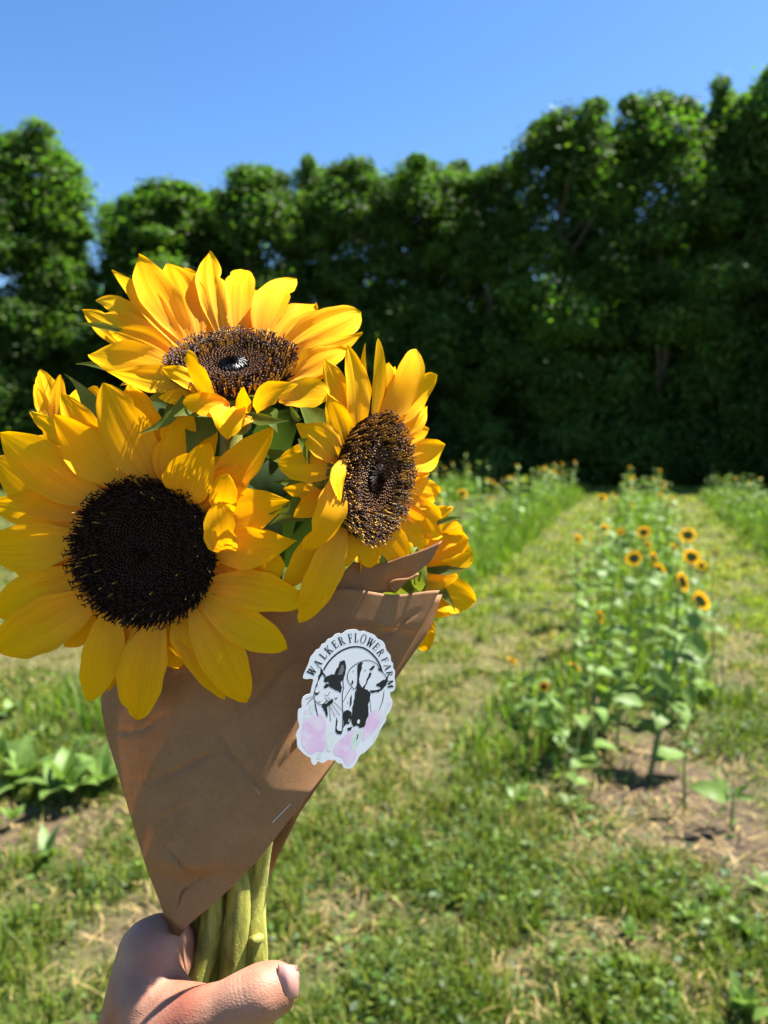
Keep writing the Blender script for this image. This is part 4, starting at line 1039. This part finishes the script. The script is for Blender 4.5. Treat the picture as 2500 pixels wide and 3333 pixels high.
# staple through the overlap
s0, s1 = at(888, 2676, fdepth(.90, .45, 888, 2676)-.0016), at(945, 2618, fdepth(.93, .47, 945, 2618)-.0016)
v, f = tube(spline([s0+(CAMP-s0).normalized()*-.0015, s0, s0.lerp(s1, .5), s1, s1+(CAMP-s1).normalized()*-.0015], 12), .00028, 6)
STP = (v, f)

# ------------------------------------------------------------------ sticker
SK = lambda x, y: (900+x*460/1659, 1990+y*460/1659)
SP0 = at(1130, 2275, .3385); SN = camvec(.34, .045, .94)
def sk(x, y, lift=0.0):
    return on_plane(*SK(x, y), SP0, SN)+SN*lift
def flat_poly(pts, lift):
    P = [sk(x, y, lift) for x, y in pts]
    e1 = SN.cross(Vector((0, 0, 1))).normalized(); e2 = SN.cross(e1)
    tri = tessellate_polygon([[Vector((p.dot(e1), p.dot(e2), 0)) for p in P]])
    F = []
    for a, b, c in tri:
        nrm = (P[b]-P[a]).cross(P[c]-P[a]); F.append((a, b, c) if nrm.dot(SN) > 0 else (a, c, b))
    return P, F
def smooth_closed(pts, n=3):
    out = []; m = len(pts)
    for i in range(m):
        p0, p1, p2, p3 = [np.array(pts[(i+k) % m], float) for k in (-1, 0, 1, 2)]
        for j in range(n):
            t = j/n; q = .5*((2*p1)+(p2-p0)*t+(2*p0-5*p1+4*p2-p3)*t*t+(3*p1-p0-3*p2+p3)*t**3); out.append((q[0], q[1]))
    return out
def multi(name, polys, mat, parent, lift):
    V, F = [], []
    for i, pl in enumerate(polys):
        v, f = flat_poly(pl, lift); o = len(V); V += v; F += [tuple(q+o for q in x) for x in f]
    return part(name, V, F, mat, parent, smooth=False)
def ribbon(pts, wd):
    P = [np.array(p, float) for p in pts]; L, R = [], []
    for i, p in enumerate(P):
        t = P[min(i+1, len(P)-1)]-P[max(i-1, 0)]; t /= max(1e-6, np.hypot(*t)); nn = np.array([-t[1], t[0]])
        ww = wd[i] if hasattr(wd, '__len__') else wd
        L.append(tuple(p+nn*ww/2)); R.append(tuple(p-nn*ww/2))
    return L+R[::-1]
def sp2(pts, n):
    return [(p.x, p.y) for p in spline([Vector((a, b, 0)) for a, b in pts], n)]
stk = empty('sticker', SP0, 'white die-cut farm sticker with cat and dog portrait on the paper cone', 'sticker')
OUT = [(310, 770), (340, 690), (375, 610), (395, 545), (430, 500), (470, 450), (500, 440), (530, 390), (570, 370), (600, 330), (650, 310), (690, 270), (740, 255), (770, 262), (820, 225), (880, 212), (940, 212), (985, 235), (1030, 228), (1090, 250),
       (1150, 275), (1190, 320), (1235, 340), (1270, 380), (1285, 440), (1310, 480), (1340, 520), (1345, 580), (1370, 610), (1370, 660), (1392, 700), (1388, 770), (1395, 850), (1390, 910), (1365, 940), (1335, 950), (1340, 1000), (1360, 1050),
       (1350, 1130), (1320, 1190), (1290, 1230), (1280, 1290), (1230, 1370), (1200, 1430), (1170, 1500), (1130, 1560), (1080, 1610), (1040, 1650), (980, 1690), (950, 1750), (920, 1800), (880, 1840), (830, 1845), (785, 1830), (770, 1790),
       (720, 1780), (690, 1750), (640, 1745), (600, 1745), (560, 1775), (520, 1775), (490, 1760), (460, 1800), (430, 1800), (410, 1770), (400, 1720), (360, 1700), (320, 1670), (280, 1630), (245, 1580), (240, 1500), (230, 1450), (245, 1400),
       (270, 1350), (255, 1290), (250, 1230), (258, 1150), (295, 1130), (295, 1060), (310, 1010), (350, 980), (395, 960), (410, 900), (425, 840), (430, 800), (400, 790), (340, 795)]
so_pts = smooth_closed(OUT, 3)
v, f = flat_poly(so_pts, 0.0); nb = len(v)
v2 = [p-SN*.0004 for p in v]; f2 = [tuple(reversed([q+nb for q in x])) for x in f]
sd = [(i, (i+1) % nb, nb+(i+1) % nb, nb+i) for i in range(nb)]
part('sticker_base', v+v2, f+f2+sd, M['sticker'], stk, smooth=False)
PINK = [[(320, 1280), (420, 1230), (520, 1210), (580, 1320), (575, 1500), (560, 1640), (480, 1640), (400, 1680), (320, 1600), (290, 1480)],
        [(700, 1550), (830, 1430), (870, 1400), (930, 1390), (880, 1480), (870, 1600), (940, 1640), (930, 1720), (870, 1800), (815, 1790), (760, 1710), (690, 1690), (670, 1620)],
        [(1000, 1500), (1040, 1300), (1120, 1170), (1200, 1150), (1240, 1190), (1220, 1290), (1150, 1410), (1060, 1490)], [(1318, 1070), (1345, 1080), (1328, 1125)], [(340, 1150), (375, 1160), (360, 1220), (325, 1200)]]
GREEN = [[(390, 1090), (430, 1080), (440, 1180), (400, 1200)], [(318, 1240), (380, 1200), (400, 1240), (350, 1265)], [(590, 1470), (660, 1420), (700, 1480), (670, 1560), (640, 1640), (590, 1620)],
         [(890, 1480), (950, 1385), (1000, 1390), (985, 1510), (935, 1600), (885, 1625)], [(1250, 1230), (1300, 1085), (1312, 1130), (1275, 1240), (1205, 1370), (1160, 1490), (1135, 1490)], [(490, 1660), (530, 1650), (520, 1720), (480, 1730)]]
multi('pink_flower_print', [smooth_closed(p, 4) for p in PINK], M['ink_pink'], stk, .00002)
multi('green_leaf_print', [smooth_closed(p, 4) for p in GREEN], M['ink_green'], stk, .00003)
ARC = sp2([(553, 690), (600, 610), (660, 540), (740, 475), (830, 432), (920, 415), (1010, 425), (1090, 470), (1160, 540), (1210, 620), (1242, 715)], 40)
multi('arch_line', [ribbon(ARC, 19), ribbon(sp2([(450, 1040), (462, 1130), (487, 1228)], 8), [6, 9, 11, 13, 14, 13, 11, 9, 6]), ribbon(sp2([(1265, 925), (1245, 1050), (1205, 1160)], 8), [4, 6, 8, 9, 9, 8, 7, 6, 4])], M['ink'], stk, .00004)
# serif letters, unit box, y up
def bar(x0, y0, x1, y1, w0):
    w0 = w0*1.25+.03
    return [(x0-w0/2, y0), (x0+w0/2, y0), (x1+w0/2, y1), (x1-w0/2, y1)]
def srf(x, y, w0=.34): return [(x-w0/2, y-.03), (x+w0/2, y-.03), (x+w0/2, y+.03), (x-w0/2, y+.03)]
def hb(x0, x1, y, h=.06): return [(x0, y-h/2), (x1, y-h/2), (x1, y+h/2), (x0, y+h/2)]
def arcp(cx, cy, rx, ry, a0, a1, wt, wn, n=14):
    o, i_ = [], []
    for k in range(n+1):
        a = R_(lerp(a0, a1, k/n)); wd = lerp(wn, wt, abs(math.cos(a)))
        o.append((cx+math.cos(a)*rx, cy+math.sin(a)*ry)); i_.append((cx+math.cos(a)*(rx-wd), cy+math.sin(a)*(ry-wd*.7)))
    return o+i_[::-1]
LET = {
 'W': [bar(.12, 1, .32, 0, .15), bar(.53, .98, .33, 0, .06), bar(.47, 1, .70, 0, .15), bar(.93, 1, .71, 0, .06), srf(.12, .98, .3), srf(.5, .98, .3), srf(.93, .98, .22)],
 'A': [bar(.14, 0, .48, 1, .06), bar(.85, 0, .52, 1, .16), hb(.26, .72, .34), srf(.14, .02, .28), srf(.85, .02, .32)],
 'L': [bar(.3, 0, .3, 1, .16), srf(.3, .98, .38), srf(.26, .02, .34), hb(.3, .85, .04, .08), bar(.83, .04, .86, .28, .06)],
 'K': [bar(.22, 0, .22, 1, .16), srf(.22, .98, .36), srf(.22, .02, .36), bar(.34, .42, .80, 1, .07), bar(.82, 0, .44, .55, .16), srf(.8, .98, .28), srf(.84, .02, .30)],
 'E': [bar(.25, 0, .25, 1, .16), hb(.08, .82, .97), hb(.08, .86, .03), hb(.25, .66, .52), bar(.80, .76, .80, .97, .05), bar(.84, .03, .87, .27, .05), bar(.66, .40, .66, .64, .05)],
 'F': [bar(.25, 0, .25, 1, .16), hb(.08, .84, .97), hb(.25, .66, .52), bar(.82, .74, .82, .97, .05), bar(.66, .40, .66, .64, .05), srf(.25, .02, .36)],
 'R': [bar(.22, 0, .22, 1, .16), srf(.18, .98, .26), srf(.22, .02, .36), arcp(.42, .74, .33, .26, -90, 90, .16, .07), hb(.22, .44, .97), hb(.22, .44, .50), bar(.86, 0, .50, .50, .16), srf(.88, .02, .22)],
 'O': [arcp(.5, .5, .44, .52, 0, 180, .17, .06), arcp(.5, .5, .44, .52, 180, 360, .17, .06)],
 'M': [bar(.12, 0, .14, 1, .06), bar(.50, 0, .18, 1, .15), bar(.50, 0, .84, 1, .06), bar(.88, 0, .86, 1, .15), srf(.10, .02, .24), srf(.10, .98, .2), srf(.88, .02, .3), srf(.9, .98, .22)]}
TXT = [('W', 415, 703, 92, 92), ('A', 483, 612, 76, 90), ('L', 549, 520, 66, 92), ('K', 614, 452, 76, 98), ('E', 689, 385, 64, 96), ('R', 765, 345, 70, 100), ('F', 872, 314, 60, 104), ('L', 940, 309, 58, 106), ('O', 1021, 322, 74, 110), ('W', 1104, 366, 82, 100),
       ('E', 1174, 415, 60, 96), ('R', 1226, 484, 64, 90), ('F', 1275, 572, 58, 78), ('A', 1305, 650, 70, 76), ('R', 1329, 735, 66, 72), ('M', 1338, 850, 88, 66)]
for i, (ch, x, y, wd, hg) in enumerate(TXT):
    a, b = TXT[max(0, i-1)], TXT[min(len(TXT)-1, i+1)]
    tx, ty = b[1]-a[1], b[2]-a[2]; q = math.hypot(tx, ty); tx, ty = tx/q, ty/q
    ux, uy = ty, -tx
    polys = [[(x+(px-.5)*wd*tx+(py-.5)*hg*ux, y+(px-.5)*wd*ty+(py-.5)*hg*uy) for px, py in pl] for pl in LET[ch]]
    V, F = [], []
    for kx, pl in enumerate(polys):
        v, f = flat_poly(pl, .00004+.000003*kx); o = len(V); V += v; F += [tuple(z+o for z in t) for t in f]
    part('letter', V, F, M['ink'], stk, smooth=False)
CAT = [[(690, 720), (720, 650), (750, 590), (780, 572), (800, 580), (815, 640), (803, 720), (790, 780), (760, 830), (765, 900), (755, 950), (700, 930), (650, 900), (610, 870), (620, 850), (600, 830), (570, 840), (555, 800), (600, 760), (640, 740), (680, 740)],
       [(515, 670), (530, 660), (545, 720), (580, 750), (560, 770), (540, 740), (520, 760), (497, 805), (488, 780), (510, 720)], [(550, 890), (580, 850), (617, 848), (612, 882), (575, 905)], [(447, 945), (480, 958), (512, 932), (492, 975), (456, 988)],
       [(535, 1095), (600, 1070), (640, 1035), (665, 1028), (652, 1080), (605, 1112), (590, 1140), (605, 1190), (600, 1242), (585, 1230), (560, 1160), (540, 1130)], [(472, 850), (484, 838), (480, 880), (468, 886)],
       [(705, 1235), (718, 1290), (705, 1370), (722, 1400), (775, 1405), (762, 1445), (708, 1435), (690, 1400), (698, 1310)], [(680, 1020), (722, 1005), (700, 1035)], [(772, 800), (792, 740), (790, 800), (776, 826)], [(470, 1040), (495, 1062), (530, 1052), (500, 1074)]]
EARIN = [[(722, 745), (742, 680), (768, 622), (790, 632), (795, 685), (770, 742)]]
DOG = [[(955, 620), (1010, 605), (1000, 660), (980, 740), (975, 820), (1000, 890), (1040, 850), (1075, 760), (1092, 720), (1112, 718), (1100, 770), (1062, 840), (1040, 900), (1080, 930), (1110, 960), (1090, 1040), (1080, 1100), (1085, 1200), (1050, 1270),
        (1040, 1340), (990, 1372), (940, 1340), (900, 1345), (880, 1280), (885, 1150), (910, 1050), (920, 960), (940, 890), (945, 760)],
       [(780, 1190), (830, 1160), (872, 1180), (876, 1250), (860, 1310), (830, 1322), (792, 1345), (772, 1412), (785, 1300)], [(866, 1010), (885, 975), (882, 1090), (860, 1125)], [(1170, 872), (1235, 812), (1268, 800), (1302, 768), (1306, 822), (1272, 882), (1230, 932), (1180, 947), (1112, 952), (1088, 932), (1170, 922), (1225, 895)],
       [(1085, 685), (1140, 630), (1156, 650), (1122, 692)], [(1188, 655), (1226, 690), (1222, 708), (1196, 690)], [(828, 1372), (892, 1350), (872, 1397), (842, 1402)], [(876, 850), (892, 800), (905, 830), (888, 868)], [(895, 700), (905, 690), (902, 720)], [(1030, 690), (1050, 684), (1044, 704)], [(830, 1068), (842, 1066), (836, 1090)]]
HOLE = [[(945, 1290), (962, 1262), (980, 1280), (975, 1312), (955, 1322)], [(845, 1270), (856, 1258), (856, 1300), (846, 1300)]]
rg = random.Random(4)
def inky(pl):   # broken brush edge
    return [(x+rg.uniform(-7, 7), y+rg.uniform(-7, 7)) for x, y in smooth_closed(pl, 3)]
multi('cat_print', [inky(p) if len(p) > 9 else p for p in CAT], M['ink'], stk, .000045)
multi('cat_ear_print', EARIN, M['ink_grey'], stk, .00006)
multi('dog_print', [inky(p) if len(p) > 8 else p for p in DOG], M['ink'], stk, .000045)
multi('dog_chest_print', HOLE, M['sticker'], stk, .00006)
LN = [([(500, 790), (470, 860), (450, 930), (440, 990), (450, 1040), (480, 1080), (520, 1095), (560, 1080), (600, 1040)], 5), ([(815, 640), (805, 720), (780, 810), (790, 900), (775, 960), (775, 1100), (780, 1200), (775, 1400)], 5),
      ([(570, 1010), (620, 1100), (690, 1235)], 3.5), ([(600, 1010), (690, 1080), (772, 1165)], 3.5), ([(610, 1060), (625, 1170), (636, 1290)], 3.5), ([(620, 1050), (700, 1160), (745, 1220)], 3.5), ([(440, 1010), (390, 1050), (358, 1092)], 3.5), ([(440, 1000), (390, 1010), (350, 1032)], 3.5),
      ([(560, 980), (600, 985), (628, 940)], 3.5), ([(960, 605), (1040, 575), (1110, 580), (1180, 620), (1220, 680), (1260, 730), (1300, 790)], 5), ([(960, 605), (890, 650), (840, 720), (835, 800), (880, 880), (920, 915), (940, 880)], 5), ([(880, 890), (840, 950), (800, 1030), (780, 1060)], 4), ([(955, 1440), (950, 1480), (937, 1502)], 7),
      ([(1090, 960), (1100, 1080), (1110, 1180)], 3.5)]
multi('outline_print', [ribbon(sp2(p, 14), w_*1.7) for p, w_ in LN], M['ink'], stk, .000052)
part('staple', *STP, M['steel'], wrap)

# ------------------------------------------------------------------ the hand
def capsule(p, q, r0, r1, seg=14, rings=7):
    d = (q-p); L = d.length; d = d/L if L > 1e-7 else Vector((0, 0, 1))
    a = d.orthogonal().normalized(); b = d.cross(a); V, F = [], []
    prof = []
    for k in range(rings+1):
        t = math.pi/2*(1-k/rings); prof.append((-math.sin(t)*r0, math.cos(t)*r0))
    for k in range(rings+1):
        t = math.pi/2*k/rings; prof.append((L+math.sin(t)*r1, math.cos(t)*r1))
    for z, r in prof:
        r = max(r, 1e-5)
        for s in range(seg): th = 2*math.pi*s/seg; V.append(p+d*z+(a*math.cos(th)+b*math.sin(th))*r)
    for k in range(len(prof)-1):
        for s in range(seg): s2 = (s+1) % seg; F.append((k*seg+s, k*seg+s2, (k+1)*seg+s2, (k+1)*seg+s))
    F.append(tuple(range(seg-1, -1, -1))); F.append(tuple((len(prof)-1)*seg+s for s in range(seg)))
    return V, F
hv, hf = [], []
def hcap(a, b):
    (x0, y0, d0, r0), (x1, y1, d1, r1) = a, b
    v, f = capsule(at(x0, y0, d0), at(x1, y1, d1), r0*d0/FPX, r1*d1/FPX)
    o = len(hv); hv.extend(v); hf.extend([tuple(q+o for q in x) for x in f])
def chain(*P):
    for a, b in zip(P, P[1:]): hcap(a, b)
# thumb
chain((430, 3480, .325, 130), (560, 3375, .318, 116), (650, 3315, .314, 94), (735, 3282, .312, 82), (795, 3252, .311, 84), (850, 3230, .311, 88), (885, 3216, .313, 81), (902, 3210, .315, 71))
hcap((860, 3245, .316, 84), (900, 3232, .319, 68))
# index side of the palm, knuckle, and the finger going round behind the stems
chain((470, 3345, .338, 150), (478, 3200, .340, 124), (492, 3105, .345, 110), (540, 3060, .352, 80), (620, 3120, .374, 74), (720, 3210, .384, 68), (800, 3300, .376, 62))
hcap((515, 3060, .348, 80), (560, 3130, .352, 70))
hcap((470, 3260, .332, 110), (600, 3300, .325, 75)); hcap((560, 3290, .325, 90), (640, 3300, .322, 88)); hcap((545, 3200, .338, 60), (600, 3270, .33, 60))
# the other fingers, curled round the stems below
for i, (dx, dy) in enumerate(((-10, 190), (-25, 380), (-50, 560))):
    s = [1, .95, .82][i]
    chain((480+dx, 3160+dy, .352, 110), (545+dx, 3110+dy, .366, 78*s), (680+dx, 3170+dy, .392, 72*s), (840+dx, 3230+dy, .384, 66*s), (860+dx, 3275+dy, .355, 60*s), (790+dx, 3300+dy, .338, 54*s))
chain((470, 3345, .340, 150), (430, 3560, .340, 165), (380, 3780, .338, 160))
hcap((470, 3500, .345, 150), (440, 3700, .345, 140))
wr = at(370, 3850, .335); el = Vector((-.29, .02, 1.10))
for a, b, r0, r1 in ((wr, wr.lerp(el, .35), .026, .030), (wr.lerp(el, .35), el, .030, .042)):
    v, f = capsule(a, b, r0, r1); o = len(hv); hv.extend(v); hf.extend([tuple(q+o for q in x) for x in f])
hand = link('person', mesh_data('person', hv, hf, M['skin']))
tag(hand, 'bare left hand gripping the sunflower stems, thumb across the front', 'hand')
rm = hand.modifiers.new('join', 'REMESH'); rm.mode = 'VOXEL'; rm.voxel_size = .0013; rm.use_smooth_shade = True
smf = hand.modifiers.new('soften', 'SMOOTH'); smf.factor = .6; smf.iterations = 11
# thumbnail, on the side of the thumb tip that is turned right
V, F = [], []
NU, NV = 12, 10
for j in range(NV+1):
    t = j/NV
    for i in range(NU+1):
        u = -1+2*i/NU
        x = 902+lerp(0, 72, t)-5*(1-abs(u))*(1-t)*(-1)-9*u*u*t-7*u*u*(1-t)*(-1)*.6
        y = 3199+u*58*(1-.10*t*t)-(x-902)*.05
        dx, dy = (x-900)/77, (y-3213)/79
        q = max(.0, 1-dx*dx-dy*dy*.75)
        V.append(at(x, y, .3150-77*.315/FPX*math.sqrt(q)*.97+lerp(.0024, -.0003, min(1, t*2.2))))
for j in range(NV):
    for i in range(NU):
        a = j*(NU+1)+i; F.append((a, a+1, a+NU+2, a+NU+1))
nl = part('thumbnail', V, F, M['nail'], hand); sm_ = nl.modifiers.new('t', 'SOLIDIFY'); sm_.thickness = .0007; sm_.offset = 0

cs = [o for o in bpy.data.objects if o.get('label', '').startswith('sunlit sunflower facing right')][0]
v, f = tube(spline([hp(1175, 1150, .3585), hp(1200, 1165, .3555), hp(1232, 1150, .357), hp(1245, 1128, .360)], 8), [.0012, .002, .0024, .0026, .0026, .0026, .0024, .002, .0012], 8)
part('leaf_scar', v, f, M['stem'], cs)
